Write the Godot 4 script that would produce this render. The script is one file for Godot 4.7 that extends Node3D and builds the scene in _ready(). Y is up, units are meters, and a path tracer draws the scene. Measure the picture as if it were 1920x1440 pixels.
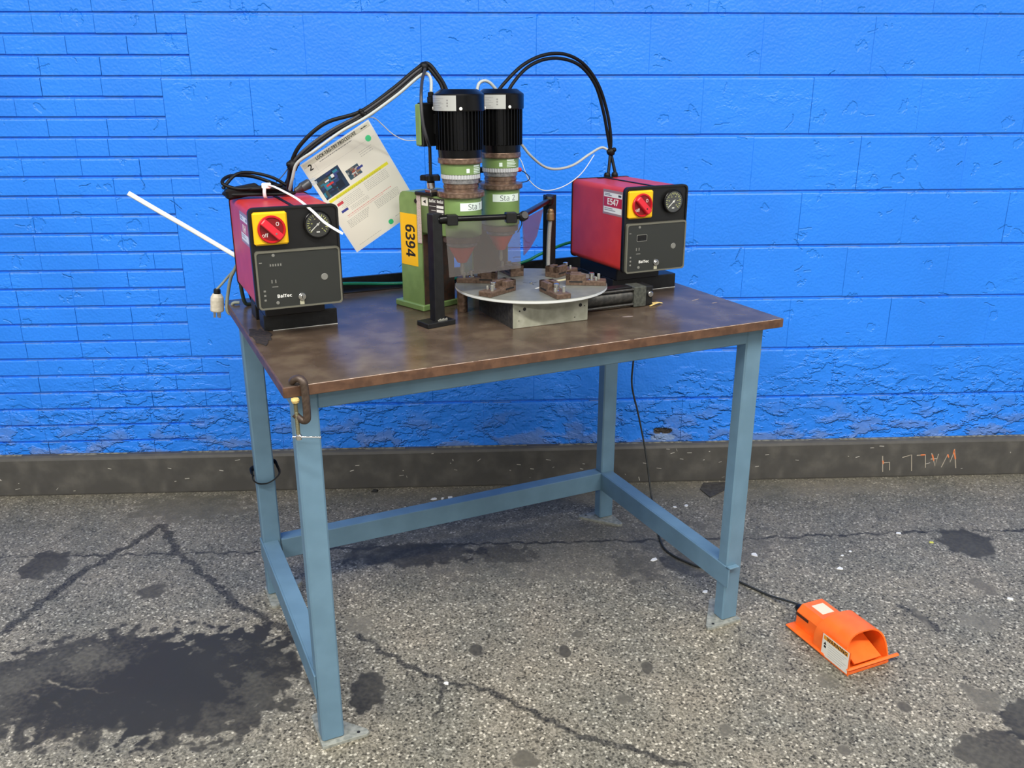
extends Node3D
# Two orbital riveting heads and an index table on a steel workbench, in front of a blue painted block wall.
# World: wall face at z = 0, floor at y = 0. TP(l, d, h) gives a point of the tabletop: l along the bench, d into its depth, h above the top.

const TURN := 0.3887
const CORNER := Vector3(-0.3911, 0.0, 1.5327)
const LEN := 1.3196
const DEEP := 0.8559
const TOP := 0.9528
var ex := Vector3(cos(TURN), 0, -sin(TURN))
var ez := Vector3(-sin(TURN), 0, -cos(TURN))
var M := {}
var used := {}
var rng := RandomNumberGenerator.new()


func _ready():
	# camera
	var cam = Camera3D.new()
	cam.name = "camera"
	cam.fov = 47.66
	cam.near = 0.05
	cam.far = 60.0
	cam.position = Vector3(0, 1.5408, 3.2459)
	cam.basis = Basis(Vector3.UP, -0.0473) * Basis(Vector3.RIGHT, -0.3305) * Basis(Vector3.BACK, -0.0015)
	add_child(cam)
	cam.current = true
	# environment: the hall is closed, so the sky only stands for what lies outside
	var we = WorldEnvironment.new()
	we.name = "world_environment"
	var env = Environment.new()
	env.background_mode = Environment.BG_COLOR
	env.background_color = Color(0.02, 0.02, 0.02)
	env.tonemap_mode = Environment.TONE_MAPPER_LINEAR
	env.tonemap_exposure = 1.1
	env.sdfgi_enabled = true
	env.ssao_enabled = true
	env.ssil_enabled = true
	we.environment = env
	add_child(we)
	rng.seed = 7
	# hall lamps: rows of long fluorescent fixtures under the ceiling
	var lamp_at = [[Vector3(-2.6, 3.95, 3.1), 13.0, "left end of the front row"], [Vector3(0.3, 3.95, 3.3), 13.0, "middle of the front row above the bench"], [Vector3(3.2, 3.95, 3.1), 13.0, "right end of the front row"], [Vector3(-2.0, 3.95, 6.4), 11.0, "left one of the back row"], [Vector3(2.0, 3.95, 6.4), 11.0, "right one of the back row"]]
	materials()
	for a in lamp_at:
		hall_lamp(a[0], a[1], a[2])
	hall()
	wall_of_blocks()
	floor_of_concrete()
	workbench()
	control_unit("left")
	control_unit("right")
	riser_bars()
	rivet_machine(0)
	rivet_machine(1)
	index_table()
	guard_frame()
	cables()
	sheet()
	small_things()
	foot_pedal()
	floor_scraps()


# ---------------------------------------------------------------- helpers
func TP(l, d, h) -> Vector3:
	return CORNER + ex * l + ez * d + Vector3(0, TOP + h, 0)


func numbered(called) -> String:
	if not used.has(called):
		used[called] = 0
		return called
	used[called] += 1
	return "%s_%03d" % [called, used[called]]


func tag(o, label, category, group = ""):
	o.set_meta("label", label)
	o.set_meta("category", category)
	if group != "":
		o.set_meta("group", group)
	return o


func thing(called, label, category, at, turn = 0.0, group = "") -> Node3D:
	var o = Node3D.new()
	o.name = numbered(called)
	o.position = at
	o.rotation.y = turn
	add_child(o)
	tag(o, label, category, group)
	return o


func on_top(called, label, category, l, d, h = 0.0, degrees = 0.0, group = "") -> Node3D:
	return thing(called, label, category, TP(l, d, h), TURN + deg_to_rad(degrees), group)


func obj(called, what, mat, parent = null, xf = Transform3D()) -> MeshInstance3D:
	var o = MeshInstance3D.new()
	if what is SurfaceTool:
		what.generate_normals()
		what = what.commit()
	o.mesh = what
	o.material_override = mat
	o.transform = xf
	o.cast_shadow = GeometryInstance3D.SHADOW_CASTING_SETTING_ON
	if parent == null:
		o.name = numbered(called)
		add_child(o)
	else:
		o.name = called
		parent.add_child(o, true)
	return o


func at(x, y, z, basis = Basis()) -> Transform3D:
	return Transform3D(basis, Vector3(x, y, z))


func mb() -> SurfaceTool:
	var st = SurfaceTool.new()
	st.begin(Mesh.PRIMITIVE_TRIANGLES)
	return st


func poly(st, pts, out, group = -1):
	# a convex face turned so that it looks towards «out»
	st.set_smooth_group(group if group >= 0 else 4294967295)
	var n = Vector3.ZERO
	for i in pts.size():
		n += pts[i].cross(pts[(i + 1) % pts.size()])
	var flip = n.dot(out) > 0
	for i in range(1, pts.size() - 1):
		st.add_vertex(pts[0])
		if flip:
			st.add_vertex(pts[i + 1])
			st.add_vertex(pts[i])
		else:
			st.add_vertex(pts[i])
			st.add_vertex(pts[i + 1])


func bx(st, lo, hi, b = 0.001, xf = Transform3D()):
	# a box between two corners, edges chamfered by b
	var c = (lo + hi) / 2.0
	var s = (hi - lo).abs() / 2.0
	b = minf(b, minf(s.x, minf(s.y, s.z)) * 0.9)
	var w = func(p): return xf * (c + p)
	for i in 3:
		var j = (i + 1) % 3
		var k = (i + 2) % 3
		for sg in [-1.0, 1.0]:
			var f = []
			for e in [[-1, -1], [1, -1], [1, 1], [-1, 1]]:
				var p = Vector3.ZERO
				p[i] = sg * s[i]
				p[j] = e[0] * (s[j] - b)
				p[k] = e[1] * (s[k] - b)
				f.append(w.call(p))
			var o = Vector3.ZERO
			o[i] = sg
			poly(st, f, xf.basis * o)
			if b > 0.0:
				for sh in [-1.0, 1.0]:
					var e4 = []
					for t in [-1.0, 1.0]:
						var p = Vector3.ZERO
						p[i] = sg * s[i]
						p[j] = sh * (s[j] - b)
						p[k] = t * (s[k] - b)
						e4.append(w.call(p))
					for t in [1.0, -1.0]:
						var p = Vector3.ZERO
						p[i] = sg * (s[i] - b)
						p[j] = sh * s[j]
						p[k] = t * (s[k] - b)
						e4.append(w.call(p))
					var o2 = Vector3.ZERO
					o2[i] = sg
					o2[j] = sh
					poly(st, e4, xf.basis * o2)
	if b > 0.0:
		for x in [-1.0, 1.0]:
			for y in [-1.0, 1.0]:
				for z in [-1.0, 1.0]:
					var o = Vector3(x, y, z)
					poly(st, [w.call(Vector3(x * s.x, y * (s.y - b), z * (s.z - b))), w.call(Vector3(x * (s.x - b), y * s.y, z * (s.z - b))), w.call(Vector3(x * (s.x - b), y * (s.y - b), z * s.z))], xf.basis * o)


func box(called, lo, hi, mat, parent, b = 0.001) -> MeshInstance3D:
	var st = mb()
	bx(st, lo, hi, b)
	return obj(called, st, mat, parent)


func lathe(st, prof, seg = 32, xf = Transform3D(), smooth_profile = false):
	# prof: [r, y] from the bottom centre round the outside to the top
	for i in prof.size() - 1:
		var a = prof[i]
		var b = prof[i + 1]
		var nrm = Vector2(b[1] - a[1], a[0] - b[0])
		for k in seg:
			var t0 = TAU * k / seg
			var t1 = TAU * (k + 1) / seg
			var tm = (t0 + t1) / 2
			var c0 = Vector3(cos(t0), 0, sin(t0))
			var c1 = Vector3(cos(t1), 0, sin(t1))
			var up = Vector3.UP
			var pts = []
			if a[0] > 0.00001:
				pts.append(xf * (c0 * a[0] + up * a[1]))
				pts.append(xf * (c1 * a[0] + up * a[1]))
			else:
				pts.append(xf * (up * a[1]))
			if b[0] > 0.00001:
				pts.append(xf * (c1 * b[0] + up * b[1]))
				pts.append(xf * (c0 * b[0] + up * b[1]))
			else:
				pts.append(xf * (up * b[1]))
			poly(st, pts, xf.basis * (Vector3(cos(tm), 0, sin(tm)) * nrm.x + up * nrm.y), 1 if smooth_profile else i + 1)


func turned(called, prof, mat, parent, xf = Transform3D(), seg = 36, smooth = false) -> MeshInstance3D:
	var st = mb()
	lathe(st, prof, seg, xf, smooth)
	return obj(called, st, mat, parent)


func cyl(st, p0, p1, r, seg = 14, b = 0.0):
	var dir = p1 - p0
	var h = dir.length()
	var y = dir / h
	var x = y.cross(Vector3.RIGHT if absf(y.x) < 0.9 else Vector3.UP).normalized()
	var xf = Transform3D(Basis(x, y, x.cross(y)), p0)
	if b > 0.0:
		lathe(st, [[0, 0], [r - b, 0], [r, b], [r, h - b], [r - b, h], [0, h]], seg, xf)
	else:
		lathe(st, [[0, 0], [r, 0], [r, h], [0, h]], seg, xf)


func prism(st, outline, z0, z1, xf = Transform3D(), b = 0.0, smooth = false):
	# outline: Vector2 points (counter-clockwise) in x y, pushed from z0 to z1; b bevels the z1 rim
	var n = outline.size()
	var inner = PackedVector2Array()
	for i in n:
		if b > 0.0:
			var e0 = (outline[i] - outline[i - 1]).normalized()
			var e1 = (outline[(i + 1) % n] - outline[i]).normalized()
			var nn = Vector2(-e0.y, e0.x) + Vector2(-e1.y, e1.x)
			inner.append(outline[i] + nn.normalized() * b / maxf(0.5, nn.length() / 2.0))
		else:
			inner.append(outline[i])
	var out_sign = signf(z1 - z0)
	var tri = Geometry2D.triangulate_polygon(PackedVector2Array(outline))
	for s in [0, 1]:
		var zz = z1 if s else z0
		var ring = inner if s else outline
		for k in range(0, tri.size(), 3):
			poly(st, [xf * Vector3(ring[tri[k]].x, ring[tri[k]].y, zz), xf * Vector3(ring[tri[k + 1]].x, ring[tri[k + 1]].y, zz), xf * Vector3(ring[tri[k + 2]].x, ring[tri[k + 2]].y, zz)], xf.basis * Vector3(0, 0, out_sign if s else -out_sign))
	for i in n:
		var p = outline[i]
		var q = outline[(i + 1) % n]
		var e = (q - p).normalized()
		var o = Vector3(e.y, -e.x, 0)
		var zb = z1 - out_sign * b
		poly(st, [xf * Vector3(p.x, p.y, z0), xf * Vector3(q.x, q.y, z0), xf * Vector3(q.x, q.y, zb), xf * Vector3(p.x, p.y, zb)], xf.basis * o, 7 if smooth else -1)
		if b > 0.0:
			var pi_ = inner[i]
			var qi = inner[(i + 1) % n]
			poly(st, [xf * Vector3(p.x, p.y, zb), xf * Vector3(q.x, q.y, zb), xf * Vector3(qi.x, qi.y, z1), xf * Vector3(pi_.x, pi_.y, z1)], xf.basis * (o + Vector3(0, 0, out_sign)))


func rr(x0, y0, x1, y1, r, n = 5) -> PackedVector2Array:
	# a rectangle with rounded corners, counter-clockwise
	var out = PackedVector2Array()
	var cs = [[x1 - r, y0 + r, -PI / 2], [x1 - r, y1 - r, 0.0], [x0 + r, y1 - r, PI / 2], [x0 + r, y0 + r, PI]]
	for c in cs:
		for k in n + 1:
			var t = c[2] + PI / 2 * k / n
			out.append(Vector2(c[0] + r * cos(t), c[1] + r * sin(t)))
	return out


func frame_ring(st, outer, inner, z0, z1):
	# a flat frame between two outlines of the same number of points
	var n = outer.size()
	for i in n:
		var j = (i + 1) % n
		var a = outer[i]
		var b = outer[j]
		var c = inner[j]
		var d = inner[i]
		poly(st, [Vector3(a.x, a.y, z1), Vector3(b.x, b.y, z1), Vector3(c.x, c.y, z1), Vector3(d.x, d.y, z1)], Vector3(0, 0, signf(z1 - z0)))
		var e = (b - a).normalized()
		poly(st, [Vector3(a.x, a.y, z0), Vector3(b.x, b.y, z0), Vector3(b.x, b.y, z1), Vector3(a.x, a.y, z1)], Vector3(e.y, -e.x, 0))
		poly(st, [Vector3(d.x, d.y, z0), Vector3(c.x, c.y, z0), Vector3(c.x, c.y, z1), Vector3(d.x, d.y, z1)], Vector3(-e.y, e.x, 0))


func smooth_path(pts, per = 8):
	var out = []
	var n = pts.size()
	for i in n - 1:
		var p0 = pts[maxi(i - 1, 0)]
		var p1 = pts[i]
		var p2 = pts[i + 1]
		var p3 = pts[mini(i + 2, n - 1)]
		for k in per:
			var t = float(k) / per
			out.append(0.5 * (2.0 * p1 + (p2 - p0) * t + (2.0 * p0 - 5.0 * p1 + 4.0 * p2 - p3) * t * t + (3.0 * p1 - p0 - 3.0 * p2 + p3) * t * t * t))
	out.append(pts[n - 1])
	return out


func tube(st, path, rx, ry = -1.0, seg = 10, up = Vector3.UP):
	# a round (or, with ry, flat) strand along a path; ry is the half size across «up»
	if ry < 0.0:
		ry = rx
	var rings = []
	var side = Vector3.ZERO
	for i in path.size():
		var d = (path[mini(i + 1, path.size() - 1)] - path[maxi(i - 1, 0)]).normalized()
		if i == 0:
			side = d.cross(up)
			if side.length() < 0.1:
				side = d.cross(Vector3.RIGHT)
		side = (side - d * side.dot(d)).normalized()
		var u = side.cross(d)
		var ring = []
		for k in seg:
			var t = TAU * k / seg
			ring.append(path[i] + side * cos(t) * rx + u * sin(t) * ry)
		rings.append(ring)
	for i in rings.size() - 1:
		for k in seg:
			var m = (k + 1) % seg
			var f = [rings[i][k], rings[i][m], rings[i + 1][m], rings[i + 1][k]]
			poly(st, f, (f[0] + f[1]) / 2.0 - path[i], 1)
	poly(st, rings[0], path[0] - path[1])
	poly(st, rings[-1], path[-1] - path[-2])


func sheet_box(called, w, h, mat, parent, xf, thick = 0.0006) -> MeshInstance3D:
	# a thin printed plate centred on xf, its face (with texture coordinates) looking along +z
	var st = mb()
	bx(st, Vector3(-w / 2, -h / 2, -thick), Vector3(w / 2, h / 2, -0.00005), 0.0)
	st.generate_normals()
	var am = st.commit()
	var s2 = SurfaceTool.new()
	s2.begin(Mesh.PRIMITIVE_TRIANGLES)
	var c = [Vector3(-w / 2, -h / 2, 0), Vector3(w / 2, -h / 2, 0), Vector3(w / 2, h / 2, 0), Vector3(-w / 2, h / 2, 0)]
	var uv = [Vector2(0, 1), Vector2(1, 1), Vector2(1, 0), Vector2(0, 0)]
	for k in [0, 2, 1, 0, 3, 2]:
		s2.set_normal(Vector3(0, 0, 1))
		s2.set_uv(uv[k])
		s2.add_vertex(c[k])
	s2.append_from(am, 0, Transform3D())
	return obj_raw(called, s2.commit(), mat, parent, xf)


func obj_raw(called, mesh, mat, parent, xf) -> MeshInstance3D:
	return obj(called, mesh, mat, parent, xf)


func txt(text, height, mat, parent, xf, called = "lettering", bold = false, width = 0.0, depth = 0.0003) -> MeshInstance3D:
	var f = SystemFont.new()
	f.font_names = PackedStringArray(["Droid Sans"])
	if bold:
		f.font_weight = 700
	var t = TextMesh.new()
	t.font = f
	t.text = text
	t.font_size = 64
	t.pixel_size = height / 46.0
	t.depth = depth
	t.curve_step = 2.0
	if width > 0.0:
		var got = t.get_aabb().size.x
		if got > 0.0:
			xf = xf * Transform3D(Basis.from_scale(Vector3(width / got, 1, 1)), Vector3.ZERO)
	return obj(called, t, mat, parent, xf)


func plain(color, rough = 0.5, metal = 0.0, extra = {}) -> StandardMaterial3D:
	var m = StandardMaterial3D.new()
	m.albedo_color = color
	m.roughness = rough
	m.metallic = metal
	for k in extra:
		m.set(k, extra[k])
	return m


func grained(a, b, size, rough = 0.5, metal = 0.0, relief = 0.0, c = null, octaves = 4, stretch = Vector3.ONE) -> StandardMaterial3D:
	# a material that wanders between two or three colours; size is the width of the pattern in metres
	var n = FastNoiseLite.new()
	n.seed = used.size() * 13 + M.size() * 7 + 3
	n.frequency = 0.016
	n.fractal_octaves = octaves
	var t = NoiseTexture2D.new()
	t.width = 256
	t.height = 256
	t.seamless = true
	t.noise = n
	var g = Gradient.new()
	g.offsets = PackedFloat32Array([0.25, 0.75]) if c == null else PackedFloat32Array([0.25, 0.6, 0.85])
	g.colors = PackedColorArray([a, b]) if c == null else PackedColorArray([a, b, c])
	t.color_ramp = g
	var m = plain(Color.WHITE, rough, metal)
	m.albedo_texture = t
	m.uv1_triplanar = true
	m.uv1_scale = stretch / size
	if relief > 0.0:
		var h = NoiseTexture2D.new()
		h.width = 256
		h.height = 256
		h.seamless = true
		var n2 = n.duplicate()
		n2.frequency = 0.05
		h.noise = n2
		m.heightmap_enabled = true
		m.heightmap_texture = h
		m.heightmap_scale = relief
	return m


func s(r, g, b, a = 1.0) -> Color:
	return Color(r / 255.0, g / 255.0, b / 255.0, a)


func materials():
	M.teal = grained(s(96, 127, 147), s(102, 134, 155), 0.5, 0.5, 0.0, 0.006)
	M.foot_plate = grained(s(118, 122, 116), s(150, 152, 144), 0.1, 0.6)
	M.top = grained(s(76, 64, 54), s(88, 75, 64), 0.5, 0.2, 0.0, 0.0, s(98, 86, 72), 5)
	M.top.metallic_specular = 0.31
	M.top.roughness = 0.24
	M.edge = grained(s(78, 54, 40), s(98, 70, 52), 0.14, 0.5, 0.0, 0.01)
	M.red = grained(s(186, 44, 36), s(196, 52, 42), 0.4, 0.42)
	M.black = plain(s(13, 13, 14), 0.42)
	M.gloss_black = plain(s(8, 8, 9), 0.26, 0.0, {"metallic_specular": 0.38})
	M.black_steel = grained(s(16, 17, 18), s(26, 27, 28), 0.1, 0.45, 0.1, 0.01)
	M.rubber = plain(s(15, 15, 17), 0.5, 0.0, {"metallic_specular": 0.35})
	M.cable_grey = plain(s(48, 48, 52), 0.45)
	M.yellow = plain(s(240, 186, 16), 0.4)
	M.dial_red = plain(s(186, 20, 30), 0.35)
	M.dial_dark = plain(s(120, 10, 18), 0.4)
	M.handle = plain(s(214, 40, 56), 0.35)
	M.white = plain(s(232, 232, 226), 0.5)
	M.paper = plain(s(226, 224, 212), 0.35)
	M.ink = plain(s(24, 24, 24), 0.6)
	M.grey_ink = plain(s(132, 132, 130), 0.6)
	M.green = grained(s(112, 140, 82), s(120, 148, 88), 0.2, 0.42, 0.0, 0.006)
	M.green_dark = grained(s(54, 46, 38), s(74, 52, 40), 0.1, 0.5)
	M.rust = grained(s(108, 88, 74), s(134, 110, 94), 0.06, 0.3, 0.62, 0.004, s(156, 132, 112))
	M.rust_block = grained(s(84, 66, 54), s(108, 88, 74), 0.04, 0.55, 0.2, 0.01)
	M.steel = grained(s(150, 150, 142), s(178, 178, 168), 0.08, 0.42, 0.55, 0.005)
	M.plate_steel = grained(s(150, 151, 134), s(168, 168, 152), 0.16, 0.5, 0.2)
	M.dark_steel = grained(s(62, 62, 60), s(84, 82, 78), 0.06, 0.45, 0.5)
	M.alu = grained(s(116, 117, 110), s(126, 127, 119), 0.2, 0.5, 0.2)
	M.alu_rim = plain(s(216, 219, 216), 0.4, 0.1)
	M.chrome = plain(s(206, 206, 204), 0.18, 0.95)
	M.brass = plain(s(150, 122, 88), 0.4, 0.6)
	M.knurl = plain(s(190, 192, 194), 0.45, 0.1)
	M.grey_ring = grained(s(120, 122, 124), s(150, 150, 152), 0.04, 0.4, 0.4)
	M.rubber_red = plain(s(214, 52, 34), 0.5)
	M.white_hose = plain(s(176, 182, 180), 0.35)
	M.white_wire = plain(s(210, 216, 222), 0.4)
	M.nylon = plain(s(238, 240, 240), 0.35, 0.0, {"subsurf_scatter_enabled": true, "subsurf_scatter_strength": 0.1})
	M.beige = grained(s(196, 188, 168), s(214, 206, 188), 0.05, 0.5)
	M.cord_grey = plain(s(140, 146, 134), 0.5)
	M.green_hose = plain(s(24, 128, 92), 0.3)
	M.tinted = plain(s(46, 48, 46), 0.3)
	M.door_rim = plain(s(104, 103, 92), 0.22)
	M.orange = grained(s(240, 104, 30), s(246, 112, 38), 0.2, 0.4)
	M.guard = plain(s(104, 100, 100, 0.34), 0.1, 0.0, {"transparency": BaseMaterial3D.TRANSPARENCY_ALPHA})
	M.glass = plain(s(230, 235, 235, 0.015), 0.05, 0.0, {"transparency": BaseMaterial3D.TRANSPARENCY_ALPHA})
	M.clear_plug = plain(s(190, 200, 206, 0.4), 0.2, 0.0, {"transparency": BaseMaterial3D.TRANSPARENCY_ALPHA})
	M.tape = plain(s(208, 206, 192), 0.6)
	M.masking = plain(s(216, 210, 164), 0.6)
	M.label_white = plain(s(222, 236, 226), 0.4)
	M.scuff = plain(s(190, 186, 176), 0.7)
	M.yellow_green = plain(s(196, 200, 110), 0.5)
	M.wood = grained(s(212, 178, 104), s(228, 204, 140), 0.03, 0.6)
	M.flake = plain(s(226, 226, 222), 0.6)
	M.chalk = plain(s(176, 166, 150), 0.9)
	M.chalk_orange = plain(s(222, 128, 80), 0.9)
	M.grime = grained(s(26, 24, 24), s(52, 42, 38), 0.05, 0.8, 0.0, 0.05)
	M.ruler = grained(s(176, 158, 150), s(204, 190, 184), 0.02, 0.5)
	M.red_label = plain(s(178, 30, 48), 0.45)
	M.oil_screw = plain(s(104, 100, 74), 0.45, 0.4)
	M.hall_white = plain(s(214, 214, 210), 0.8)


# ---------------------------------------------------------------- the hall
func hall_lamp(p, energy, where):
	var o = thing("ceiling_lamp", "long white fluorescent ceiling fixture, " + where, "lamp", p, 0.0, "hall fixtures")
	var st = mb()
	bx(st, Vector3(-1.25, 0.0, -0.16), Vector3(1.25, 0.06, 0.16), 0.01)
	obj("housing", st, M.hall_white, o)
	var d = mb()
	bx(d, Vector3(-1.2, -0.03, -0.13), Vector3(1.2, 0.0, 0.13), 0.008)
	obj("lamp_diffuser", d, plain(s(250, 250, 245), 0.5, 0.0, {"emission_enabled": true, "emission": Color(1, 0.99, 0.96), "emission_energy_multiplier": 1.5}), o)
	var l = AreaLight3D.new()
	l.name = "area_light"
	l.area_size = Vector2(2.4, 0.26)
	l.light_energy = energy
	l.light_color = Color(1.0, 0.985, 0.955)
	l.area_range = 16.0
	l.area_attenuation = 2.0
	l.shadow_enabled = true
	l.position = Vector3(0, -0.035, 0)
	l.rotation.x = -PI / 2
	o.add_child(l)


func shell(called, lo, hi, mat) -> MeshInstance3D:
	var st = mb()
	bx(st, lo, hi, 0.0)
	var o = obj(called, st, mat)
	o.set_meta("kind", "structure")
	return o


func hall():
	var w = plain(s(206, 208, 208), 0.85)
	shell("ceiling", Vector3(-6, 4.1, -0.2), Vector3(6, 4.3, 9.2), w)
	shell("wall_left", Vector3(-6.2, 0, -0.2), Vector3(-6, 4.3, 9.2), w)
	shell("wall_right", Vector3(6, 0, -0.2), Vector3(6.2, 4.3, 9.2), w)
	shell("wall_front", Vector3(-6.2, 0, 9.0), Vector3(6.2, 4.3, 9.2), w)


func noise_bytes(w, h, freq, octaves, kind = FastNoiseLite.TYPE_SIMPLEX_SMOOTH, sd = 1, ret = -1, warp = 0.0) -> PackedByteArray:
	var n = FastNoiseLite.new()
	n.noise_type = kind
	n.seed = sd
	n.frequency = freq
	n.fractal_octaves = octaves
	if ret >= 0:
		n.cellular_return_type = ret
		n.fractal_type = FastNoiseLite.FRACTAL_NONE
	if warp > 0.0:
		n.domain_warp_enabled = true
		n.domain_warp_amplitude = warp
		n.domain_warp_frequency = freq * 1.5
	return n.get_image(w, h, false, false, true).get_data()


func wall_material() -> StandardMaterial3D:
	# relief of thick chipped paint: nearly smooth above, lumpy and flaking towards the floor
	var W = 2048
	var H = 1024
	var fine = noise_bytes(W, H, 0.16, 2, FastNoiseLite.TYPE_SIMPLEX_SMOOTH, 4)
	var lump = noise_bytes(W, H, 0.03, 4, FastNoiseLite.TYPE_SIMPLEX_SMOOTH, 9)
	var flake = noise_bytes(W / 2, H, 0.022, 5, FastNoiseLite.TYPE_SIMPLEX, 21, -1, 22.0)
	var flake2 = noise_bytes(W / 2, H, 0.042, 4, FastNoiseLite.TYPE_SIMPLEX, 35, -1, 12.0)
	var where = noise_bytes(W / 4, H / 4, 0.016, 2, FastNoiseLite.TYPE_SIMPLEX, 50)
	var cell = noise_bytes(W, H, 0.024, 1, FastNoiseLite.TYPE_CELLULAR, 61, FastNoiseLite.RETURN_CELL_VALUE)
	var dist = noise_bytes(W, H, 0.024, 1, FastNoiseLite.TYPE_CELLULAR, 61, FastNoiseLite.RETURN_DISTANCE)
	var hts = PackedFloat32Array()
	hts.resize(W * H)
	var cw = W / 2
	var ch = H / 2
	var col = PackedByteArray()
	col.resize(cw * ch * 3)
	for y in H:
		var up = 2.2 * (1.0 - (y + 0.5) / H)
		var low = clampf((0.66 - up) / 0.40, 0.0, 1.0)
		low = low * low * (3.0 - 2.0 * low)
		for x in W:
			var i = y * W + x
			var h = fine[i] * 0.0007 + lump[i] * (0.0006 + 0.0022 * low)
			var wh = where[(y >> 2) * (W / 4) + (x >> 2)] / 255.0
			var here = clampf(low * 1.3 + (wh - 0.66) * 1.5, 0.0, 1.0)
			if here > 0.01:
				var f = flake[y * cw + (x >> 1)] / 255.0
				var g = flake2[y * cw + (x >> 1)] / 255.0
				h += here * (0.46 + 0.5 * low) * clampf((f - 0.54) * 50.0, -0.5, 0.5)
				h += here * (0.34 + 0.3 * low) * clampf((g - 0.60) * 40.0, -0.5, 0.5)
			# dings and pits
			var cv = cell[i]
			if cv > 190:
				var reach = 6.0 + (cv - 190) * 0.35 + (lump[i] - 128) * 0.30 + (fine[i] - 128) * 0.10
				var k = reach - dist[i] * 0.5
				if k > 0.0:
					h -= minf(k * 0.09, 0.45)
			hts[i] = h
	# scrapes: a cut with a raised lip under it
	var r2 = RandomNumberGenerator.new()
	r2.seed = 5
	for n in 190:
		var x = r2.randf_range(60, W - 60)
		var y = H * pow(r2.randf(), 0.7) * 0.92
		var a = r2.randf_range(-0.35, 0.35) if r2.randf() < 0.75 else r2.randf_range(-1.5, 1.5)
		var turn = r2.randf_range(-0.05, 0.05)
		var deep = r2.randf_range(0.25, 0.6)
		for t in r2.randi_range(6, 30):
			x += cos(a)
			y += sin(a)
			a += turn + r2.randf_range(-0.22, 0.22)
			var ix = clampi(int(x), 3, W - 4)
			var iy = clampi(int(y), 3, H - 6)
			hts[iy * W + ix] -= deep
			hts[(iy + 1) * W + ix] -= deep * 0.7
			hts[(iy + 2) * W + ix] += deep * 0.3
			hts[(iy + 3) * W + ix] += deep * 0.15
	# one bare chip in the paint low on the wall
	for y in range(int(H * (1 - 0.245 / 2.2)), int(H * (1 - 0.19 / 2.2))):
		for x in range(int((0.70 + 2.2) / 4.6 * W), int((0.82 + 2.2) / 4.6 * W)):
			var px = x * 4.6 / W - 2.2
			var py = 2.2 * (1.0 - (y + 0.5) / H)
			var e = pow((px - 0.757) / 0.04, 2) + pow((py - 0.214) / 0.014, 2) + (lump[y * W + x] / 255.0 - 0.5) * 1.6
			if e < 1.0:
				hts[y * W + x] -= 0.5
	var a0 = Color(0.020, 0.236, 0.93)
	for y in ch:
		var up = 2.2 * (1.0 - (y + 0.5) / ch)
		var low = clampf((0.36 - up) / 0.22, 0.0, 1.0)
		for x in cw:
			var wh = where[(y >> 1) * (W / 4) + (x >> 1)] / 255.0
			var f = flake[y * 2 * cw + x] / 255.0
			var c = a0
			var v = 0.94 + 0.12 * wh
			c = Color(c.r * v, c.g * v, c.b * v)
			var dirt = clampf((f - 0.60 + 0.16 * low) * 5.0, 0.0, 1.0) * low
			c = c.lerp(Color(0.16, 0.23, 0.42), dirt * 0.75)
			var px = x * 4.6 / cw - 2.2
			if absf(px - 0.757) < 0.06 and absf(up - 0.205) < 0.04:
				var l2 = lump[(y * 2) * W + x * 2] / 255.0
				var e = pow((px - 0.757) / 0.04, 2) + pow((up - 0.214) / 0.014, 2) + (l2 - 0.5) * 1.6
				if e < 1.0:
					c = Color(0.045, 0.035, 0.028)
				elif pow((px - 0.765) / 0.05, 2) + pow((up - 0.185) / 0.016, 2) < 1.0:
					c = Color(0.24, 0.36, 0.62)
			var k = (y * cw + x) * 3
			var q = c.linear_to_srgb()
			col[k] = int(clampf(q.r, 0, 1) * 255)
			col[k + 1] = int(clampf(q.g, 0, 1) * 255)
			col[k + 2] = int(clampf(q.b, 0, 1) * 255)
	var m = plain(Color.WHITE, 0.42)
	m.albedo_texture = ImageTexture.create_from_image(Image.create_from_data(cw, ch, false, Image.FORMAT_RGB8, col))
	m.heightmap_enabled = true
	m.heightmap_texture = ImageTexture.create_from_image(Image.create_from_data(W, H, false, Image.FORMAT_RF, hts.to_byte_array()))
	m.heightmap_scale = 0.6
	m.uv1_triplanar = true
	m.uv1_world_triplanar = true
	m.uv1_triplanar_sharpness = 8.0
	m.uv1_scale = Vector3(1 / 4.6, 1 / 2.2, 1 / 4.6)
	m.uv1_offset = Vector3(2.2 / 4.6, 0, 0)
	return m


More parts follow.
